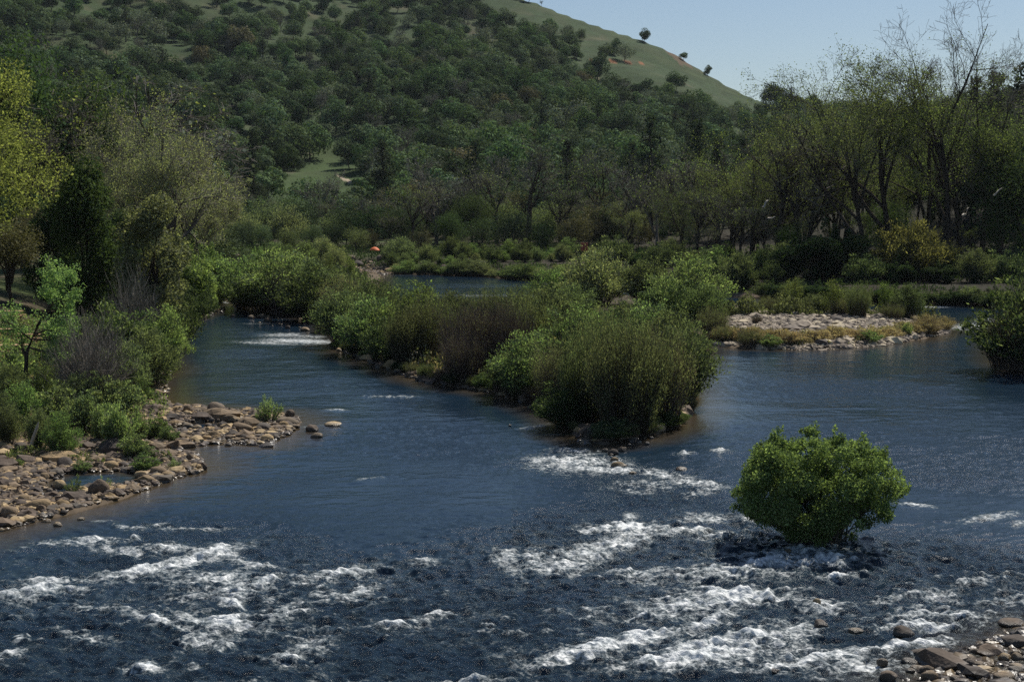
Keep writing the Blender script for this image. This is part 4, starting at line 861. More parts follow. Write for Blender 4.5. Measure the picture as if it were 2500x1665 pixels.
# island thickets, from the far end to the tip
isl = [
 ('wil_b', 600, 748, 625, 'bright willow at the far mouth of the left channel', 1.3), ('wil_dark', 650, 758, 640, 'dark bush overhanging the left channel, farthest of three', 1.4), ('wil_b', 700, 760, 610, 'tall green willow behind the dark channel bushes', 1.3),
 ('red_a', 700, 768, 650, 'brownish bare thicket between two dark channel bushes', 1.3), ('wil_dark', 770, 784, 650, 'dark round bush at the stony edge of the left channel', 1.3), ('wil_a', 745, 758, 622, 'light green willow above the channel stones', 1.2),
 ('thick_b', 850, 800, 665, 'brown-green thicket at the upper left of the island', 1.2), ('wil_a', 835, 838, 700, 'green willow on the left corner of the island', 1.1), ('wil_b', 900, 858, 720, 'leafy willow over the dark bank of the island', 1.1),
 ('thick_a', 930, 840, 690, 'upright green thicket on the island near the pool', 1.1), ('wil_a', 905, 800, 672, 'yellow-green willow between island and pool', 1.2), ('wil_dark', 950, 885, 775, 'low dark leafy bush at the island edge', 1.2),
 ('thick_a', 1000, 895, 735, 'olive upright thicket left of the dry bank', 1.0), ('wil_b', 1010, 850, 690, 'fresh green willow on the island crest', 1.1), ('thick_b', 1060, 880, 712, 'twiggy thicket behind the dry bank', 1.0),
 ('red_a', 1150, 905, 722, 'purple-brown leafless willow thicket on the island', 1.2), ('red_a', 1230, 900, 715, 'reddish bare thicket, right one of the purple-brown pair', 1.15), ('red_a', 1130, 935, 800, 'low brown twiggy bush at the waterline', 1.2),
 ('thick_a', 1290, 870, 715, 'green thicket behind the reddish willow', 1.1), ('wil_a', 1330, 850, 690, 'green willow in the middle of the island', 1.2), ('wil_b', 1290, 965, 810, 'yellow-green rounded willow at the left edge of the island tip', 1.1),
 ('wil_a', 1240, 955, 850, 'low willow leaning over the left channel', 1.1), ('wil_b', 1390, 925, 745, 'light green tall willow behind the olive thickets', 1.0), ('thick_a', 1440, 1030, 790, 'olive upright thicket at the island tip, left one', .85),
 ('thick_a', 1530, 1052, 765, 'largest olive upright thicket at the island tip', .9), ('thick_b', 1610, 1030, 780, 'olive-brown thicket at the right of the island tip', .8), ('thick_a', 1480, 960, 755, 'olive thicket behind the tip thickets', 1.1),
 ('wil_a', 1655, 985, 780, 'dark leafy willow over the right side of the tip', 1.0), ('wil_a', 1640, 900, 745, 'green willow on the right side of the island', 1.1), ('wil_b', 1570, 880, 735, 'green willow in the middle right of the island', 1.1),
 ('wil_dark', 1380, 1045, 930, 'small leafy bush leaning left of the tip', 1.2), ('thick_b', 1360, 985, 830, 'brown-green thicket above the left channel bend', 1.0),
 ('greydome', 1460, 745, 603, 'pale grey-green domed willow beside the pool', 1.25), ('wil_b', 1350, 740, 655, 'green willow right of the far pool', 1.3), ('wil_a', 1400, 790, 690, 'low green willow below the pale dome', 1.3),
 ('wil_a', 1580, 745, 628, 'large green willow between pale dome and gravel bar', 1.2), ('wil_b', 1680, 765, 622, 'broad pale green willow at the left of the gravel bar', 1.25), ('wil_dark', 1640, 790, 680, 'dark green willow below the broad pale one', 1.2),
 ('wil_a', 1720, 790, 690, 'willow touching the left end of the gravel bar', 1.2), ('thick_b', 1740, 820, 745, 'low brown-green scrub on the left of the gravel bar', 1.2), ('thick_a', 1270, 800, 690, 'upright thicket behind the purple-brown willows', 1.2),
 ('thick_a', 1190, 800, 700, 'green-brown thicket between pool and purple-brown willows', 1.2), ('wil_a', 1100, 800, 705, 'green bush on the pool side of the island', 1.2), ('wil_dark', 1520, 830, 735, 'shadowed willow in the island interior', 1.2),
 ('wil_b', 1450, 870, 760, 'pale leafed willow in the island interior', 1.2)]
for kn, px, yb, yt, lb, wd in isl: putb(kn, px, yb, yt, label=lb, cat='shrub' if kn[:3] in ('red', 'thi') else 'willow', name='thicket' if kn[:3] in ('red', 'thi') else 'willow', wide=wd)
# gravel bar plants
for kn, px, yb, yt, lb, nm, wd in [
 ('drybush', 2262, 815, 765, 'tan dry bush at the right end of the gravel bar', 'dry_bush', 1.4), ('drybush', 2305, 806, 770, 'smaller tan bush hanging over the bar end', 'dry_bush', 1.2), ('red_a', 1848, 790, 768, 'dark purple low bush on the stones of the bar', 'shrub', 1.8),
 ('herbtall', 2215, 822, 788, 'green rushes near the right end of the bar', 'shrub', 1.3), ('thick_b', 1770, 838, 790, 'brown scrub on the lower left edge of the bar', 'shrub', 1.5), ('thick_b', 1830, 846, 800, 'olive scrub on the lower edge of the bar', 'shrub', 1.5),
 ('herbclump', 1880, 848, 815, 'green-brown clump on the front edge of the bar', 'shrub', 1.6), ('herbclump', 2120, 838, 805, 'dark green clump on the front edge of the bar', 'shrub', 1.7), ('baretwig', 1810, 835, 790, 'leaning bare stick shrub on the bar', 'shrub', .8),
 ('sapling', 1935, 765, 675, 'leafy sapling behind the stones, first from the left', 'sapling', 1.0), ('sapling', 2030, 768, 680, 'slender sapling behind the middle of the bar', 'sapling', 1.0), ('thick_a', 2095, 775, 690, 'narrow upright willow behind the bar', 'willow', .9),
 ('sapling', 2160, 768, 690, 'pale sapling right of the narrow upright willow', 'sapling', 1.2), ('wil_a', 2215, 776, 690, 'grey-green willow at the rear right of the bar', 'willow', 1.1), ('wil_a', 1990, 764, 715, 'low willow at the rear of the bar', 'willow', 1.5),
 ('thick_b', 1880, 764, 720, 'brown-green brush at the rear left of the bar', 'shrub', 1.6), ('thick_b', 2060, 770, 725, 'brush strip at the rear middle of the bar', 'shrub', 1.8), ('thick_b', 2180, 780, 738, 'brush strip at the rear right of the bar', 'shrub', 1.8)]:
    putb(kn, px, yb, yt, label=lb, cat='shrub' if nm != 'sapling' else 'sapling', name=nm, wide=wd)
rg = np.random.default_rng(9)
for i in range(34):
    px = 1740 + i * 16.5; yb = float(np.interp(px, [1720, 1850, 2000, 2150, 2300], [826, 838, 838, 828, 806])) + rg.uniform(-10, 4); putb('drytuft', px, yb, yb - rg.uniform(16, 34), label=where('dry tuft on the bar front', px, yb, [(1770, 838, 'the brown scrub'), (1880, 845, 'the green-brown clump'), (2000, 845, 'the bar middle'), (2120, 838, 'the dark green clump'), (2215, 822, 'the green rushes'), (2262, 812, 'the tan dry bush')]), cat='grass tuft', name='grass_tuft', group='dry tufts on the gravel bar', wide=1.3)

# bush standing in the rapids, willow clump at the right frame edge
putb('riverbush', 1998, 1322, 1026, label='bright green bush growing out of the rapids', cat='bush', name='bush', rot=0)
putb('rclump', 2528, 868, 585, label='tall grey-green willow clump at the right frame edge', cat='willow', name='willow', wide=.72)
putb('red_a', 2478, 900, 740, label='brown twiggy bush at the foot of the right-hand willow clump', cat='shrub', name='thicket', wide=1.5)
putb('wil_dark', 2530, 905, 680, label='dark bush beside the brown twiggy one at the right edge', cat='shrub', name='shrub', wide=1.3)

# left bank
for kn, px, d, yt, lb, ct, nm, wd in [
 ('springoak', -75, 92, 128, 'bright yellow-green oak at the left frame edge', 'oak', 'oak_tree', 1.0), ('rusttree', 25, 106, 540, 'bronze-leaved tree under the bright yellow-green oak', 'tree', 'broadleaf_tree', 1.4),
 ('rusttree', 100, 118, 500, 'dull bronze tree behind the dark evergreen', 'tree', 'broadleaf_tree', 1.2), ('cedar', 212, 100, 395, 'black-green dense evergreen on the left bank', 'cedar', 'cedar_tree', 1.05), ('cedar', 150, 112, 470, 'second dark evergreen behind the dense one', 'cedar', 'cedar_tree', 1.2),
 ('juniper', 368, 96, 478, 'olive dense juniper beside the dark evergreen', 'juniper', 'juniper_tree', 1.15), ('cedar', 290, 106, 520, 'dark shaded evergreen between cedar and juniper', 'cedar', 'cedar_tree', 1.3),
 ('grey_b', 250, 140, 160, 'dark brownish tall tree behind the black-green evergreen', 'tree', 'broadleaf_tree', 1.3), ('darktree', 260, 148, 180, 'shadowy olive-brown crown high behind the evergreen', 'tree', 'broadleaf_tree', .8),
 ('pale_cotton', 430, 122, 245, 'large pale cottonwood with yellowish young leaves', 'cottonwood', 'cottonwood_tree', .95), ('pale_cotton', 320, 130, 250, 'pale cottonwood behind the large one', 'cottonwood', 'cottonwood_tree', 1.0),
 ('pale_cotton', 500, 150, 400, 'lower pale cottonwood over the left channel', 'cottonwood', 'cottonwood_tree', 1.0), ('grey_a', 400, 165, 230, 'grey leafless crown above the pale cottonwoods', 'bare tree', 'bare_tree', 1.1), ('grey_b', 140, 130, 250, 'thin bare tree beside the yellow-green oak', 'bare tree', 'bare_tree', .9),
 ('darktree', 60, 140, 90, 'tall dark tree behind the yellow-green oak', 'tree', 'broadleaf_tree', .8), ('pale_cotton', 200, 126, 380, 'yellowish thin tree behind the dark evergreen', 'cottonwood', 'cottonwood_tree', .8), ('darktree', 330, 112, 560, 'dark tree in the gap behind the juniper', 'tree', 'broadleaf_tree', .9),
 ('bigoak_a', 440, 150, 560, 'dark oak under the pale cottonwoods', 'oak', 'oak_tree', 1.1), ('bigoak_a', 540, 175, 560, 'dark oak in shadow behind the bright channel willows', 'oak', 'oak_tree', 1.0)]:
    put(kn, px, d, yt, label=lb, cat=ct, name=nm, wide=wd)
for kn, px, d, yt, lb, ct, nm, wd in [
 ('brightbush', 500, 140, 600, 'bright green willow drooping into the left channel', 'willow', 'willow', .9), ('brightbush', 445, 128, 605, 'bright green willow above the stony left bank', 'willow', 'willow', .9), ('wil_b', 515, 136, 680, 'low bright willow at the channel mouth', 'willow', 'willow', 1.2),
 ('wil_dark', 480, 125, 705, 'dark low bush under the bright willows', 'shrub', 'shrub', 1.3), ('wil_dark', 430, 113, 700, 'olive bush above the bank stones', 'shrub', 'shrub', 1.2), ('juniper', 400, 104, 610, 'smaller olive juniper near the water', 'juniper', 'juniper_tree', 1.2),
 ('baretwig', 318, 90, 640, 'tall bare twiggy shrub before the dark evergreens', 'shrub', 'bare_shrub', .9), ('baretwig', 215, 67, 745, 'grey leafless shrub on the left bank slope', 'shrub', 'bare_shrub', 1.2), ('baretwig', 180, 70, 775, 'low grey leafless shrub beside the small green tree', 'shrub', 'bare_shrub', 1.1),
 ('baretwig', 265, 72, 770, 'purplish bare shrub right of the grey one', 'shrub', 'bare_shrub', 1.1), ('wil_a', 300, 71, 822, 'grey-green willow shrub above the left shore', 'willow', 'willow', .9), ('wil_a', 362, 76, 790, 'willow shrub at the water edge of the left bank', 'willow', 'willow', .85), ('wil_b', 395, 86, 745, 'willow shrub at the stony inlet', 'willow', 'willow', .8),
 ('wil_dark', 260, 82, 740, 'dark bush in the shade of the evergreens', 'shrub', 'shrub', 1.3), ('wil_dark', 330, 84, 760, 'dark bush before the olive juniper', 'shrub', 'shrub', 1.2), ('wil_dark', 390, 98, 720, 'dark shaded bush below the small juniper', 'shrub', 'shrub', 1.3)]:
    put(kn, px, d, yt, label=lb, cat=ct, name=nm, wide=wd)
for i, (px, yb, yt, kn, wd) in enumerate([(20, 1085, 985, 'wil_a', .8), (95, 1100, 990, 'wil_a', .7), (150, 1115, 1005, 'wil_b', .8), (60, 1040, 930, 'wil_b', .9), (140, 1040, 930, 'herbclump', 1.0), (210, 1060, 950, 'herbclump', 1.0), (255, 1080, 980, 'herbtall', 1.0),
      (295, 1098, 985, 'herbtall', 1.2), (190, 1010, 905, 'wil_a', .9), (250, 1010, 905, 'herbclump', 1.2), (310, 1010, 930, 'herbclump', 1.1), (110, 985, 880, 'wil_b', .9), (20, 990, 880, 'wil_a', .9), (170, 950, 860, 'herbclump', 1.2), (240, 955, 880, 'herbclump', 1.2),
      (345, 1075, 1010, 'herbtall', 1.2), (385, 1070, 1015, 'herbclump', 1.1), (350, 985, 925, 'herbclump', 1.0), (20, 930, 830, 'herbclump', 1.3), (100, 905, 830, 'herbclump', 1.3), (160, 885, 815, 'herbclump', 1.4), (-30, 1060, 930, 'wil_a', 1), (330, 1115, 1050, 'herbclump', 1.0), (410, 1080, 1040, 'herbclump', 1.2), (360, 1120, 1085, 'herbclump', 1.2)]):
    putb(kn, px, yb, yt, label=where('leafy green bank shrub', px, yb, BM), cat='shrub', name='bank_shrub', group='green shrubs on the left shore bank', wide=wd)
for px, yb, yt, kn, lb, wd in [(658, 1030, 962, 'shoots', 'upright green shoots growing on the stony spit', 1.5), (640, 1032, 990, 'shoots', 'lower green shoots beside the tall ones on the spit', 1.5), (258, 1195, 1160, 'shoots', 'bright grass tuft behind the pointed boulder', 1.6), (425, 1145, 1112, 'shoots', 'yellow-green tuft near the shore corner', 1.6),
      (355, 1150, 1105, 'herbclump', 'green patch among the shore boulders', 1.4), (200, 1150, 1122, 'herbclump', 'small green clump by the still pool', 1.5), (180, 1215, 1160, 'shoots', 'thin reeds among the pool boulders', 1.3), (45, 1140, 1118, 'herbclump', 'low green clump on the shore stones at the left edge', 1.4), (100, 1112, 1092, 'herbclump', 'low bright clump under the driftwood log', 1.6), (640, 730, 690, 'shoots', 'small shoots in the left channel riffle', 1.4)]:
    putb(kn, px, yb, yt, label=lb, cat='plant', name='grass_clump', wide=wd)
putb('baretwig', 1440, 1080, 1040, label='small bare sprig at the waterline of the island tip', cat='shrub', name='bare_shrub')

# leaning small tree with bright leaves on the left bank
def small_tree():
    rng = np.random.default_rng(77); base = at_px(62, 968); d = base[1]; m = d / FPX
    t = np.array([[0, 0, -.2], [.05, 0, 1.0], [0.1, .1, 1.9], [0.55, .2, 3.0], [1.2, .3, 4.0], [1.5, .3, 4.9]]) * (m * 300 / 5.2)
    parts = [(t[None], np.linspace(.13, .03, 6)[None], 7)]
    c2 = children(rng, t[None], np.linspace(.13, .03, 6)[None], np.array([5.2]), 16, .25, 1, (35, 80), .42, 6, .12, .06, rr=.6); c3 = children(rng, *c2, 6, .2, 1, (25, 60), .5, 4, .15, .05)
    tips = c3[0][:, 1:].reshape(-1, 3); c = tips[rng.choice(len(tips), 9000)] + rng.normal(size=(9000, 3)) * .13
    root = bpy.data.objects.new('broadleaf_tree', None); COL.objects.link(root); root.location = base
    obj('trunk', make_mesh('small_tree_trunk', [(*tubes(*parts[0]), 0), (*tubes(c2[0], c2[1], 4), 0), (*tubes(c3[0], np.maximum(c3[1], .006), 3), 0)], [M['bark']], True), root)
    obj('crown', make_mesh('small_tree_crown', [(*quads(rng, c, rsph(rng, 9000), .11), 0)], [M['brightgreen']]), root)
    tag(root, 'small leaning tree with bright green leaves on the left bank', 'tree')
small_tree()

# low brush overhanging the waterline of the island
def waterline(ptsl, n, seed, kns, lb, group, hs=1.0):
    rg = np.random.default_rng(seed); A_ = np.array(ptsl, float); L = np.concatenate([[0], np.cumsum(np.hypot(*np.diff(A_, axis=0).T))])
    for i in range(n):
        t = (i + rg.uniform(.2, .8)) / n * L[-1]; px, yb = np.interp(t, L, A_[:, 0]), np.interp(t, L, A_[:, 1]); hh = rg.uniform(.35, .8) * 62 * (yb - 560) / 450 * hs
        putb(kns[rg.integers(len(kns))], px, yb - 3, yb - 3 - hh, label=where({3: 'low brush overhanging the water', 4: 'low brush at the water', 5: 'low dark channel brush', 6: 'small far waterline shrub', 7: 'small shadowed waterline shrub'}[seed], px, yb, IM), cat='shrub', name='shrub', group=group, wide=rg.uniform(1.2, 1.9))
waterline([(815, 850), (880, 872), (960, 900), (1020, 925), (1110, 942), (1220, 960), (1310, 990), (1380, 1020), (1408, 1062)], 26, 3, ['wil_dark', 'thick_a', 'thick_b', 'red_a', 'wil_a'], 'low brush overhanging the left waterline of the island', 'waterline brush left of the island')
waterline([(1440, 1082), (1560, 1068), (1655, 1038), (1686, 1000), (1688, 930), (1700, 880), (1716, 842)], 16, 4, ['wil_dark', 'thick_a', 'thick_b', 'wil_a'], 'low brush on the right waterline of the island tip', 'waterline brush right of the island')
waterline([(556, 738), (650, 757), (740, 774), (800, 786)], 9, 5, ['wil_dark', 'wil_dark', 'red_a'], 'low dark brush over the far end of the left channel', 'brush at the far end of the left channel')
waterline([(960, 672), (1060, 674), (1180, 678), (1290, 687), (1400, 696)], 26, 6, ['wil_a', 'wil_b', 'wil_dark', 'greydome'], 'small shrub right at the far waterline of the pool', 'small shrubs at the far waterline', 3.4)
waterline([(1850, 728), (2000, 738), (2200, 744), (2400, 749), (2500, 752)], 24, 7, ['wil_a', 'wil_dark', 'darkbush'], 'small shadowed shrub at the right bank waterline', 'small shrubs at the right bank waterline', 2.4)

# ------------------------------------------------------------------ rocks
def ico():
    import bmesh
    bm = bmesh.new(); bmesh.ops.create_icosphere(bm, subdivisions=3, radius=1); v = np.array([x.co[:] for x in bm.verts]); f = np.array([[q.index for q in x.verts] for x in bm.faces]); bm.free(); return v, f
IV, IF = ico()
def rock_mesh(i, round_=.5, mat='rock'):
    rng = np.random.default_rng(300 + i); v = IV.copy()
    for _ in range(int(9 + 6 * (1 - round_))):
        n = rsph(rng, 1)[0]; n[2] = n[2] * .8 + .1; n /= np.linalg.norm(n); off = rng.uniform(.64 + .22 * round_, .97); dd = v @ n - off; m = dd > 0; v[m] -= np.outer(dd[m], n) * .93
    ph = rng.random(6) * 9
    nn = .05 * np.sin(v[:, 0] * 4 + ph[0]) * np.sin(v[:, 1] * 5 + ph[1]) + .03 * np.sin(v[:, 2] * 9 + ph[2]) * np.sin(v[:, 0] * 11 + ph[3]) + rng.normal(size=len(v)) * .008
    v *= (1 + nn)[:, None]
    me = make_mesh('rock_%d' % i, [(v, IF, 0)], [M[mat]], True); return me
ROCKS = [rock_mesh(i, .05 + .1 * (i % 6)) for i in range(12)]
rk = np.random.default_rng(55)
NROCK = [0]
def rock(px, py, wpx, hr=.5, label='', group=None, sub=.35, rot=None, k=None, name='boulder', yaw=None):
    """a boulder whose waterline or foot shows at px, py and which spans wpx source pixels"""
    p = at_px(px, py); d = float(np.hypot(p[0], p[1])); s = wpx / FPX * d / 2
    o = obj(name, ROCKS[rk.integers(12) if k is None else k]); h = s * hr * rk.uniform(.85, 1.15) * 1.25
    o.scale = (s, s * rk.uniform(.65, .95), h); o.location = (p[0], p[1] + s * .3, max(p[2], -.05) + h * (1 - 2 * sub) * .9)
    o.rotation_euler = (rk.normal() * .12, rk.normal() * .12, rk.uniform(-.5, .5) if yaw is None else yaw); tag(o, label, 'boulder', group); NROCK[0] += 1; return o
big = [ # singled out boulders
 (240,1208,52,.75,'large pointed brown boulder at the water edge behind the shoots'),(145,1192,34,.7,'round grey boulder standing in the still pool'),(88,1245,78,.42,'broad flat-topped boulder with a dark shaded face'),(150,1240,36,.7,'tan boulder right of the broad flat-topped one'),
 (100,1252,30,.8,'tan block against the broad flat-topped boulder'),(80,1215,30,.5,'low tan stone lying in the still pool'),(200,1205,34,.6,'brown boulder left of the large pointed one'),(215,1218,20,.6,'small tan stone between brown boulders and river'),
 (525,1012,50,.62,'pale domed boulder on the upper edge of the spit'),(458,1008,24,.9,'dark upright stone at the root of the spit'),(560,1030,36,.5,'brown rounded boulder in the middle of the spit'),(706,1022,28,1.0,'brown block with a lit orange face on the end of the spit'),
 (700,1040,64,.42,'long dark slab at the end of the spit'),(762,1052,34,.6,'dark boulder standing off the spit in the river'),(773,1070,34,.45,'low boulder just below the isolated dark one'),(812,1040,44,.2,'flat pale stone awash beyond the spit'),(640,1050,52,.4,'dark flat slab under the green shoots'),
 (590,1052,56,.36,'low brown slab on the lower side of the spit'),(650,1080,36,.6,'dark wet boulder at the lower edge of the spit'),(650,1092,40,.3,'pale flat stone at the lower corner of the spit'),(520,1070,34,.8,'grey-brown upright boulder near the spit inlet'),(557,1090,22,.5,'small tan stone in the water below the spit'),
 (462,1125,22,.9,'upright rounded boulder at the shore corner'),(470,1132,34,.25,'flat tan stone at the foot of the upright rounded one'),(490,1127,24,.5,'brown stone standing off the shore corner'),(375,1120,46,.5,'grey boulder among green clumps on the shore'),(335,1112,40,.5,'dark grey-brown boulder above the shore stones'),
 (318,1115,20,.6,'pale rounded stone beside the dark grey-brown one'),(400,1132,26,.7,'black shaded boulder near the shore corner'),(155,1140,52,.5,'big brown boulder above the still pool'),(270,1145,38,.55,'tan boulder with smooth top above the pool'),(48,1118,22,.8,'pale blocky stone near the driftwood log'),
 (345,1168,40,.6,'brown boulder at the river edge right of the pool'),(385,1160,46,.6,'square brown boulder near the shore grass tuft'),(410,1165,36,.5,'reddish brown boulder touching the river'),(140,1285,26,.35,'low wet stone off the left shore'),(197,1270,22,.4,'small tan stone awash off the left shore'),
 (20,1260,50,.5,'tan boulder at the lower left shore'),(35,1280,40,.4,'low rounded tan boulder at the waterline of the left edge'),(112,1278,24,.3,'white-topped wet stone off the left shore'),(1498,1112,30,.55,'dark rock at the head of the riffle below the island tip'),(1512,1142,46,.4,'orange-brown rock in the white riffle'),
 (1545,1158,20,.4,'small dark rock at the lower riffle'),(1665,1150,30,.3,'reddish flat rock at the right end of the riffle'),(1500,1128,22,.6,'brown rock between the riffle rocks'),(1995,1480,22,.9,'dark wet rock in the foaming chute'),(2005,1535,40,.5,'brown wet rock below the foaming chute'),
 (2208,1552,58,.45,'dark rock with a brown top in the lower right run'),(2255,1605,70,.32,'low wide wet rock in the lower right run'),(2305,1600,40,.35,'glinting wet rock beside the low wide one'),(2155,1630,30,.7,'round dark rock near the lower right shore'),(2225,1628,46,.4,'brown-topped rock near the lower right shore'),
 (2350,1650,38,.5,'smooth yellow-brown stone in the lower right corner'),(2370,1632,32,.9,'upright brown stone in the lower right corner'),(2482,1580,70,.4,'large flat dark boulder at the right frame edge'),(2475,1530,70,.3,'flat reddish boulder at the right frame edge above'),(2485,1612,34,.7,'pinkish stone under the large flat dark boulder'),
 (2450,1664,58,.35,'wide tan boulder at the bottom right corner'),(2170,1662,46,.5,'tan stones edge boulder at the bottom of the run'),(2270,1668,44,.6,'golden stone at the bottom frame edge'),(2330,1668,30,.5,'small golden stone at the bottom frame edge'),(1890,1640,30,.3,'dark wet stone awash near the bottom edge'),
 (2090,1545,40,.3,'dark submerged rock with foam around it'),(1925,1350,16,.6,'dark rock breaking foam below the river bush'),(1085,657,26,.55,'pale boulder on the far shore of the pool'),(1110,657,20,.6,'second pale boulder on the far shore'),(1098,663,34,.3,'low pale slab at the far waterline'),
 (932,636,30,.6,'pinkish rock slab under the orange umbrella'),(858,640,26,.9,'pinkish white rock on the far left shore'),(868,652,40,.5,'white rock above the far left shore'),(822,640,26,.6,'white boulder behind the channel willows'),(575,632,40,.4,'white rock outcrop above the left channel'),(955,663,36,.3,'low pale stone at the corner of the far pool'),
 (655,786,22,.6,'dark brown rock in the upper riffle'),(612,778,18,.6,'pale rock in the upper riffle'),(638,776,24,.5,'tan stone at the head of the upper riffle'),(702,803,14,.7,'small dark rock in the upper riffle'),(745,808,24,.5,'brown rocks edge stone above the white riffle'),(1245,1040,10,.4,'tiny dark stone off the island')]
for px, py, w, hr, lb in big: rock(px, py, w, hr, lb)
RM = [(240, 1208, 'the large pointed boulder'), (145, 1192, 'the round grey pool boulder'), (88, 1245, 'the broad flat-topped boulder'), (48, 1118, 'the driftwood log'), (155, 1140, 'the big brown boulder'), (270, 1145, 'the smooth tan boulder'), (345, 1168, 'the pool-side brown boulder'), (410, 1165, 'the reddish shore boulder'), (318, 1115, 'the pale rounded stone'), (20, 1260, 'the lower left tan boulder'),
      (525, 1012, 'the pale domed boulder'), (706, 1022, 'the orange-faced block'), (658, 1030, 'the spit shoots'), (590, 1052, 'the low brown slab'), (520, 1070, 'the upright spit boulder'), (458, 1008, 'the dark upright stone'), (462, 1125, 'the rounded corner boulder'), (400, 1050, 'the spit root'), (340, 940, 'the inlet'), (400, 960, 'the muddy inlet point'),
      (480, 775, 'the bright channel willows'), (540, 755, 'the channel mouth'), (612, 778, 'the pale riffle rock'), (702, 803, 'the small dark riffle rock'), (800, 800, 'the island corner'), (2350, 1650, 'the smooth yellow-brown stone'), (2482, 1580, 'the large flat dark boulder'), (2255, 1605, 'the low wide wet rock'), (2270, 1668, 'the golden stone'), (2155, 1630, 'the round dark rock'), (2450, 1662, 'the wide tan corner boulder'),
      (1498, 1112, 'the dark riffle rock'), (1600, 1070, 'the island tip'), (1640, 1045, 'the right side of the tip')]
def rock_zone(poly, n, w0, w1, label, group, hr=(.35, .75), seed=1, sub=.35):
    rg = np.random.default_rng(seed); P_ = np.array(poly, float); c = 0; tone = None
    while c < n:
        q = rg.uniform(P_.min(0), P_.max(0))
        if sdf(P_, q[0:1], q[1:2])[0] < 0: continue
        w_ = w0 + (w1 - w0) * rg.random() ** 2.2; rock(q[0], q[1], w_, rg.uniform(*hr), where(('small stone' if w_ < w0 + .12 * (w1 - w0) else 'mid-sized stone' if w_ < w0 + .45 * (w1 - w0) else 'larger stone') + ' lying', q[0], q[1], RM), group, sub=sub); c += 1
rock_zone([(0, 1130), (110, 1125), (180, 1200), (170, 1250), (60, 1278), (0, 1300)], 46, 11, 34, 'tan or brown boulder among the stones of the lower left shore', 'stones of the left shore', seed=1)
rock_zone([(110, 1120), (330, 1090), (470, 1120), (420, 1170), (300, 1150), (120, 1150)], 44, 10, 30, 'brown stone on the shore bank above the still pool', 'stones of the left shore', seed=2)
rock_zone([(170, 1200), (330, 1190), (400, 1168), (300, 1212), (180, 1240)], 16, 12, 30, 'brown stone between the still pool and the river', 'stones of the left shore', seed=3)
rock_zone([(330, 1000), (430, 985), (560, 1000), (700, 1015), (740, 1035), (690, 1060), (640, 1088), (520, 1085), (420, 1100), (380, 1060)], 78, 11, 32, 'brown stone heaped along the rocky spit', 'stones of the left shore', seed=4, hr=(.3, .65))
rock_zone([(270, 920), (385, 905), (405, 945), (420, 985), (330, 995)], 22, 10, 30, 'tan stone at the inlet of the left bank', 'stones of the left shore', seed=5)
rock_zone([(405, 790), (540, 752), (545, 765), (470, 790), (415, 812)], 16, 8, 20, 'tan stone under the bright willows of the left channel', 'stones under the channel willows', seed=6)
rock_zone([(560, 770), (850, 790), (840, 815), (600, 800)], 22, 6, 15, 'small rock in the upper riffle of the left channel', 'rocks in the upper riffle', seed=7, sub=.4)
rock_zone([(2160, 1650), (2300, 1620), (2500, 1560), (2500, 1665), (2160, 1665)], 30, 12, 40, 'brown or tan stone of the lower right shore', 'stones on the lower right shore', seed=8, hr=(.3, .7), sub=.42)
rock_zone([(1470, 1085), (1600, 1070), (1650, 1040), (1560, 1110), (1480, 1120)], 12, 8, 20, 'small stone at the foot of the island tip', 'stones at the island tip', seed=9)
# stones too many to count
def cobbles(name, samples, size, mat, label, seed):
    rg = np.random.default_rng(seed); pts_ = []
    n = len(samples); base = rock_low()
    v0, f0 = base; nv = len(v0)
    S = size * np.exp(rg.normal(size=n) * .6); A = rg.random(n) * 6.28
    sc3 = np.stack([S, S * rg.uniform(.6, .95, n), S * rg.uniform(.35, .7, n)], 1)
    V = v0[None] * (1 + rg.normal(size=(n, nv, 1)) * .15) * sc3[:, None]
    ca, sa = np.cos(A)[:, None], np.sin(A)[:, None]; x = V[..., 0] * ca - V[..., 1] * sa; y = V[..., 0] * sa + V[..., 1] * ca
    V = np.stack([x, y, V[..., 2]], -1) + samples[:, None]
    F = (f0[None] + (np.arange(n) * nv)[:, None, None]).reshape(-1, 3)
    o = obj(name, make_mesh(name, [(V.reshape(-1, 3), F, 0)], [M[mat]], False)); tag(o, label, 'gravel', kind='stuff')
def rock_low():
    import bmesh
    bm = bmesh.new(); bmesh.ops.create_icosphere(bm, subdivisions=2, radius=1); v = np.array([x.co[:] for x in bm.verts]); f = np.array([[q.index for q in x.verts] for x in bm.faces]); bm.free(); return v, f
def sample_px(poly, n, seed, zmin=-.2, dz=0.02):
    rg = np.random.default_rng(seed); W_ = np.array([at_px(*p)[:2] for p in poly]); lo, hi = W_.min(0), W_.max(0); out = []
    while sum(map(len, out)) < n:
        q = rg.uniform(lo, hi, (n, 2)); q = q[sdf(W_, q[:, 0], q[:, 1]) > 0]; out.append(q)
    q = np.concatenate(out)[:n]; z = ground_z(q[:, 0], q[:, 1]); p = np.column_stack([q, z + dz]); return p[z > zmin]
cobbles('bar_cobbles', sample_px([(1760, 805), (1740, 785), (1830, 765), (1990, 760), (2100, 768), (2240, 790), (2290, 808), (2150, 815), (1990, 820), (1850, 820)], 13000, 1, .3), .085, 'gravel', 'pale cobbles covering the crown of the gravel bar', 1)
cobbles('bar_edge_cobbles', sample_px([(1716, 842), (1850, 853), (2000, 856), (2160, 845), (2320, 812), (2300, 800), (2000, 840), (1850, 838)], 2200, 2, -.1), .12, 'gravel', 'small stones along the waterline of the gravel bar', 2)
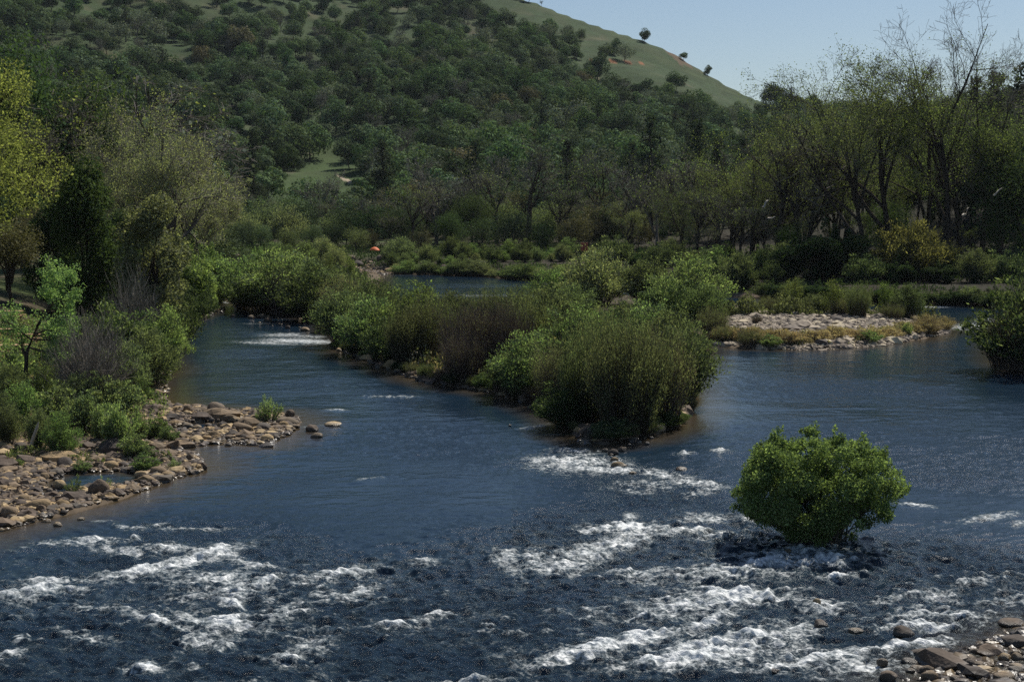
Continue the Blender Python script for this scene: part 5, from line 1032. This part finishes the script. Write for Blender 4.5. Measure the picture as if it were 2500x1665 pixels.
cobbles('shore_cobbles', np.concatenate([sample_px([(-60, 1090), (330, 1075), (500, 1110), (490, 1155), (300, 1215), (0, 1300), (-60, 1300)], 6500, 3, -.03), sample_px([(330, 985), (560, 1000), (735, 1020), (700, 1065), (640, 1090), (380, 1098)], 3800, 4, -.03), sample_px([(380, 890), (420, 900), (400, 985), (250, 1000), (260, 900)], 1200, 5, -.05)]), .085, 'rock', 'small brown stones filling the left shore and the spit', 3)
cobbles('right_shore_cobbles', sample_px([(2120, 1660), (2300, 1600), (2500, 1535), (2600, 1560), (2600, 1690), (2140, 1690)], 1300, 6, -.12), .085, 'rock', 'small wet stones of the lower right shore', 4)
cobbles('far_shore_cobbles', np.concatenate([sample_px([(840, 640), (900, 636), (960, 662), (900, 668), (850, 660)], 700, 7, -.1), sample_px([(930, 664), (1400, 688), (1400, 694), (930, 671)], 700, 8, -.1), sample_px([(812, 850), (880, 876), (1020, 930), (1220, 964), (1400, 1030), (1420, 1085), (1560, 1080), (1680, 1010), (1660, 990), (1450, 1050), (1300, 960), (1000, 905)], 1100, 9, -.1), sample_px([(400, 790), (540, 750), (545, 762), (420, 815)], 500, 10, -.1), sample_px([(660, 768), (800, 786), (800, 796), (660, 776)], 500, 11, -.1)]), .13, 'rock', 'stones lining the water around the island and far shore', 5)

# ------------------------------------------------------------------ ground cover
def cover(name, regions, mats, label, seed, size=.14, hgt=.35):
    rg = np.random.default_rng(seed); ch = []
    for poly, n, mi, hg in regions:
        p = sample_px(poly, n, seed + n, .12, 0); cl = fbm(p[:, 0] / 1.8, p[:, 1] / 1.8, 5, 3); kp = rg.random(len(p)) < np.clip(.45 + 1.6 * cl, .05, 1); p = p[kp]; n_ = len(p); p[:, 2] += rg.random(n_) ** 1.3 * hg * np.clip(.6 + 1.8 * cl[kp], .15, 1.6)
        al = nrm(rg.normal(size=(n_, 3)) * .5 + (0, 0, 1)); ch.append((*quads(rg, p, nrm(np.cross(al, rsph(rg, n_))), size * rg.uniform(.6, 1.6, n_) * (1 + .3 * (hg > .8)), .45, along=al), mi))
    o = obj(name, make_mesh(name, ch, [M[m] for m in mats])); tag(o, label, 'ground cover', kind='stuff')
cover('bank_grass', [([(-60, 1080), (330, 1070), (420, 1060), (400, 900), (300, 800), (-60, 760)], 70000, 0, .7), ([(-60, 1080), (330, 1070), (400, 900), (-60, 800)], 14000, 1, .8), ([(-60, 1110), (300, 1100), (470, 1110), (420, 1140), (100, 1130), (-60, 1140)], 5000, 2, .3)], ['herb', 'drygrass', 'willow'], 'knee-high green grass and herbs covering the left bank', 1, .13)
cover('island_undergrowth', [([(800, 790), (815, 850), (1040, 920), (1250, 955), (1420, 1040), (1560, 1060), (1680, 1000), (1700, 850), (1700, 770), (1300, 760), (900, 740)], 80000, 0, 1.0), ([(800, 790), (815, 850), (1040, 920), (1250, 955), (1420, 1040), (1560, 1060), (1680, 1000), (1700, 850), (1000, 800)], 20000, 1, .9), ([(985, 925), (1080, 935), (1080, 905), (1000, 905)], 2500, 1, .5)], ['olive', 'drygrass'], 'low brush and dry stalks between the island thickets', 2, .16)
cover('bar_grass', [([(1700, 830), (1850, 848), (2000, 850), (2160, 838), (2315, 806), (2260, 800), (2000, 826), (1850, 826), (1740, 800)], 26000, 0, .45), ([(1700, 830), (1850, 848), (2000, 850), (2160, 838), (2315, 806), (2260, 800), (2000, 832), (1740, 806)], 14000, 1, .4), ([(1700, 765), (1900, 760), (2100, 764), (2300, 790), (2260, 780), (2100, 772), (1800, 772)], 24000, 1, 1.2)], ['drygrass', 'olive'], 'dry and green grass fringing the gravel bar', 3, .16)
cover('far_undergrowth', [([(880, 655), (1400, 688), (1850, 722), (2450, 744), (2450, 715), (1850, 690), (1400, 650), (880, 630)], 16000, 0, .5), ([(560, 740), (850, 780), (900, 680), (540, 650)], 50000, 1, 1.2), ([(560, 630), (900, 640), (1400, 640), (2500, 700), (2500, 640), (1400, 600), (560, 600)], 40000, 0, .9)], ['darkgreen', 'willow'], 'dark undergrowth beneath the far bank trees', 4, .30)

# ------------------------------------------------------------------ small objects
def simple_mat(name, col, rough=.7):
    k = N(name); b = k.n('ShaderNodeBsdfPrincipled', i_Roughness=rough); tc = k.n('ShaderNodeTexCoord'); no = k.n('ShaderNodeTexNoise', i_Scale=6.0, i_Detail=4.0); k.l(tc.outputs['Object'], no.inputs['Vector'])
    k.l(k.mix(no.outputs[0], tuple(c * .75 for c in col), tuple(min(1, c * 1.2) for c in col)), b.inputs['Base Color']); k.l(b.outputs[0], k.out.inputs[0]); return k.m
M['wood'] = simple_mat('weathered_wood', (.46, .30, .16)); M['drift'] = simple_mat('driftwood', (.42, .36, .28)); M['orange'] = simple_mat('orange_fabric', (.75, .16, .03)); M['salmon'] = simple_mat('salmon_cloth', (.50, .14, .08)); M['metal'] = simple_mat('grey_metal', (.25, .25, .25), .4)
def box(cx, cy_, cz, sx, sy, sz):
    s = np.array([[-1, -1, -1], [1, -1, -1], [1, 1, -1], [-1, 1, -1], [-1, -1, 1], [1, -1, 1], [1, 1, 1], [-1, 1, 1]], float) * .5
    return s * (sx, sy, sz) + (cx, cy_, cz), np.array([[0, 3, 2, 1], [4, 5, 6, 7], [0, 1, 5, 4], [1, 2, 6, 5], [2, 3, 7, 6], [3, 0, 4, 7]])
def picnic(px, dist, rz, label):
    root = bpy.data.objects.new('picnic_table', None); COL.objects.link(root); root.location = at_dist(px, dist); root.rotation_euler = (0, 0, rz)
    obj('table_top', make_mesh('table_top', [(*box(0, -.3 + .15 * i, .75, 2.0, .135, .045), 0) for i in range(5)], [M['wood']]), root)
    for s in (-1, 1): obj('bench', make_mesh('bench', [(*box(0, s * .72 + .07 * q, .44, 2.0, .13, .045), 0) for q in (-1, 1)], [M['wood']]), root)
    for s in (-1, 1):
        P_ = np.array([[[s * .75, -.55, 0], [s * .75, -.12, .72]], [[s * .75, .55, 0], [s * .75, .12, .72]], [[s * .75, -.8, .40], [s * .75, .8, .40]]])
        obj('leg_frame', make_mesh('leg_frame', [(*tubes(P_, np.full((3, 2), .045), 4), 0)], [M['wood']]), root)
    tag(root, label, 'picnic table')
picnic(18, 82, .1, 'wooden picnic table nearest the river under the oaks'); picnic(-12, 88, -.1, 'wooden picnic table at the left frame edge'); picnic(52, 90, .2, 'wooden picnic table right of the leaning dark trunk'); picnic(15, 99, 0, 'farthest wooden picnic table under the oaks')
b = at_px(72, 1108); P_ = np.array([[b + (0, 0, -.1), b + (.12, .0, .5), b + (.3, .1, 1.05), b + (.36, .12, 1.25)]]); o = obj('driftwood_log', make_mesh('driftwood_log', [(*tubes(P_ - b, np.array([[.075, .07, .055, .02]]), 7), 0)], [M['drift']], True), loc=b); tag(o, 'pale driftwood log leaning against the left bank shrubs', 'log')
for (x0, y0, x1, y1, dd, w, lb) in [(1860, 508, 1878, 484, 160, .14, 'short forked pale dead limb in the dark right bank woods'), (1872, 534, 1892, 530, 160, .13, 'small curved pale limb below the forked one'), (2420, 478, 2444, 460, 158, .12, 'pale dead limb catching sun near the right frame edge'), (2345, 527, 2364, 508, 158, .12, 'pale short limb between the dark trunks on the right'), (575, 762, 560, 722, 133, .12, 'pale broken snag leaning over the left channel')]:
    A_ = at_dist(x0, dd); zf = lambda py: CAM_H + dd * math.tan(math.atan((832.5 - py) / FPX) - PITCH); p0 = np.array([A_[0], dd, zf(y0)]); p1 = np.array([(x1 - 1250) / FPX * dd, dd + .6, zf(y1)]); q = np.linspace(0, 1, 6)[:, None]
    o = obj('dead_branch', make_mesh('dead_branch', [(*tubes(((p1 - p0) * q + np.random.default_rng(int(x0)).normal(size=(6, 3)) * .12 * np.linalg.norm(p1 - p0) * q * (1 - q) * 2)[None], np.linspace(w, w * .35, 6)[None], 6), 0)], [M['drift']], True), loc=p0); tag(o, lb, 'dead branch')
# orange umbrella on the far left shore
u = at_px(915, 634); root = bpy.data.objects.new('umbrella', None); COL.objects.link(root); root.location = u
a = np.linspace(0, 2 * math.pi, 17)[:-1]; rings = [(0.02, 1.95), (.35, 1.85), (.62, 1.66), (.78, 1.42)]
V = np.array([[r_ * math.cos(q), r_ * math.sin(q), z_] for r_, z_ in rings for q in a]); F = [[i * 16 + j, i * 16 + (j + 1) % 16, (i + 1) * 16 + (j + 1) % 16, (i + 1) * 16 + j] for i in range(3) for j in range(16)]
obj('canopy', make_mesh('umbrella_canopy', [(V, np.array(F), 0)], [M['orange']], True), root); obj('pole', make_mesh('umbrella_pole', [(*tubes(np.array([[[0, 0, -.1], [0, 0, 1.94]]]), np.full((1, 2), .02), 6), 0)], [M['metal']]), root)
tag(root, 'small bright orange umbrella on the far stony shore', 'umbrella')
# salmon cloth hung in the dark gap behind the pale willow
c0 = at_dist(1426, 200); c0[2] = 0; zt_ = CAM_H - (602 - 496) / FPX * 200
g = np.linspace(0, 1, 14); X_, Z_ = np.meshgrid(g, g); Vv = np.stack([(X_ - .5) * 1.0, .14 * np.sin(X_ * 17) + .05 * np.sin(Z_ * 8), (1 - Z_) * 1.15 - .12 * np.sin(X_ * math.pi)], -1)
o = obj('cloth', make_mesh('cloth', [(Vv, grid_faces(14, 14), 0)], [M['salmon']], True), loc=(c0[0], c0[1], zt_ - .55)); o.modifiers.new('thickness', 'SOLIDIFY').thickness = .02
tag(o, 'faded salmon orange cloth hanging in the dark gap behind the pale domed willow', 'cloth')
tag_line = at_dist(1426, 201)
# ------------------------------------------------------------------ haze
HAZE = 0.00004
def haze():
    me = make_mesh('haze', [(*box(0, 0, 0, 5400, 5400, 302), 0)], []); k = N('haze_air'); k.t.links.clear()
    v = k.n('ShaderNodeVolumePrincipled'); v.inputs['Color'].default_value = (.80, .88, 1, 1); v.inputs['Density'].default_value = HAZE; v.inputs['Anisotropy'].default_value = 0.2
    k.l(v.outputs[0], k.out.inputs['Volume']); me.materials.append(k.m); o = obj('haze', me, loc=(0, 0, 148)); tag(o, 'thin blue air over the valley', 'haze', kind='stuff')
haze()
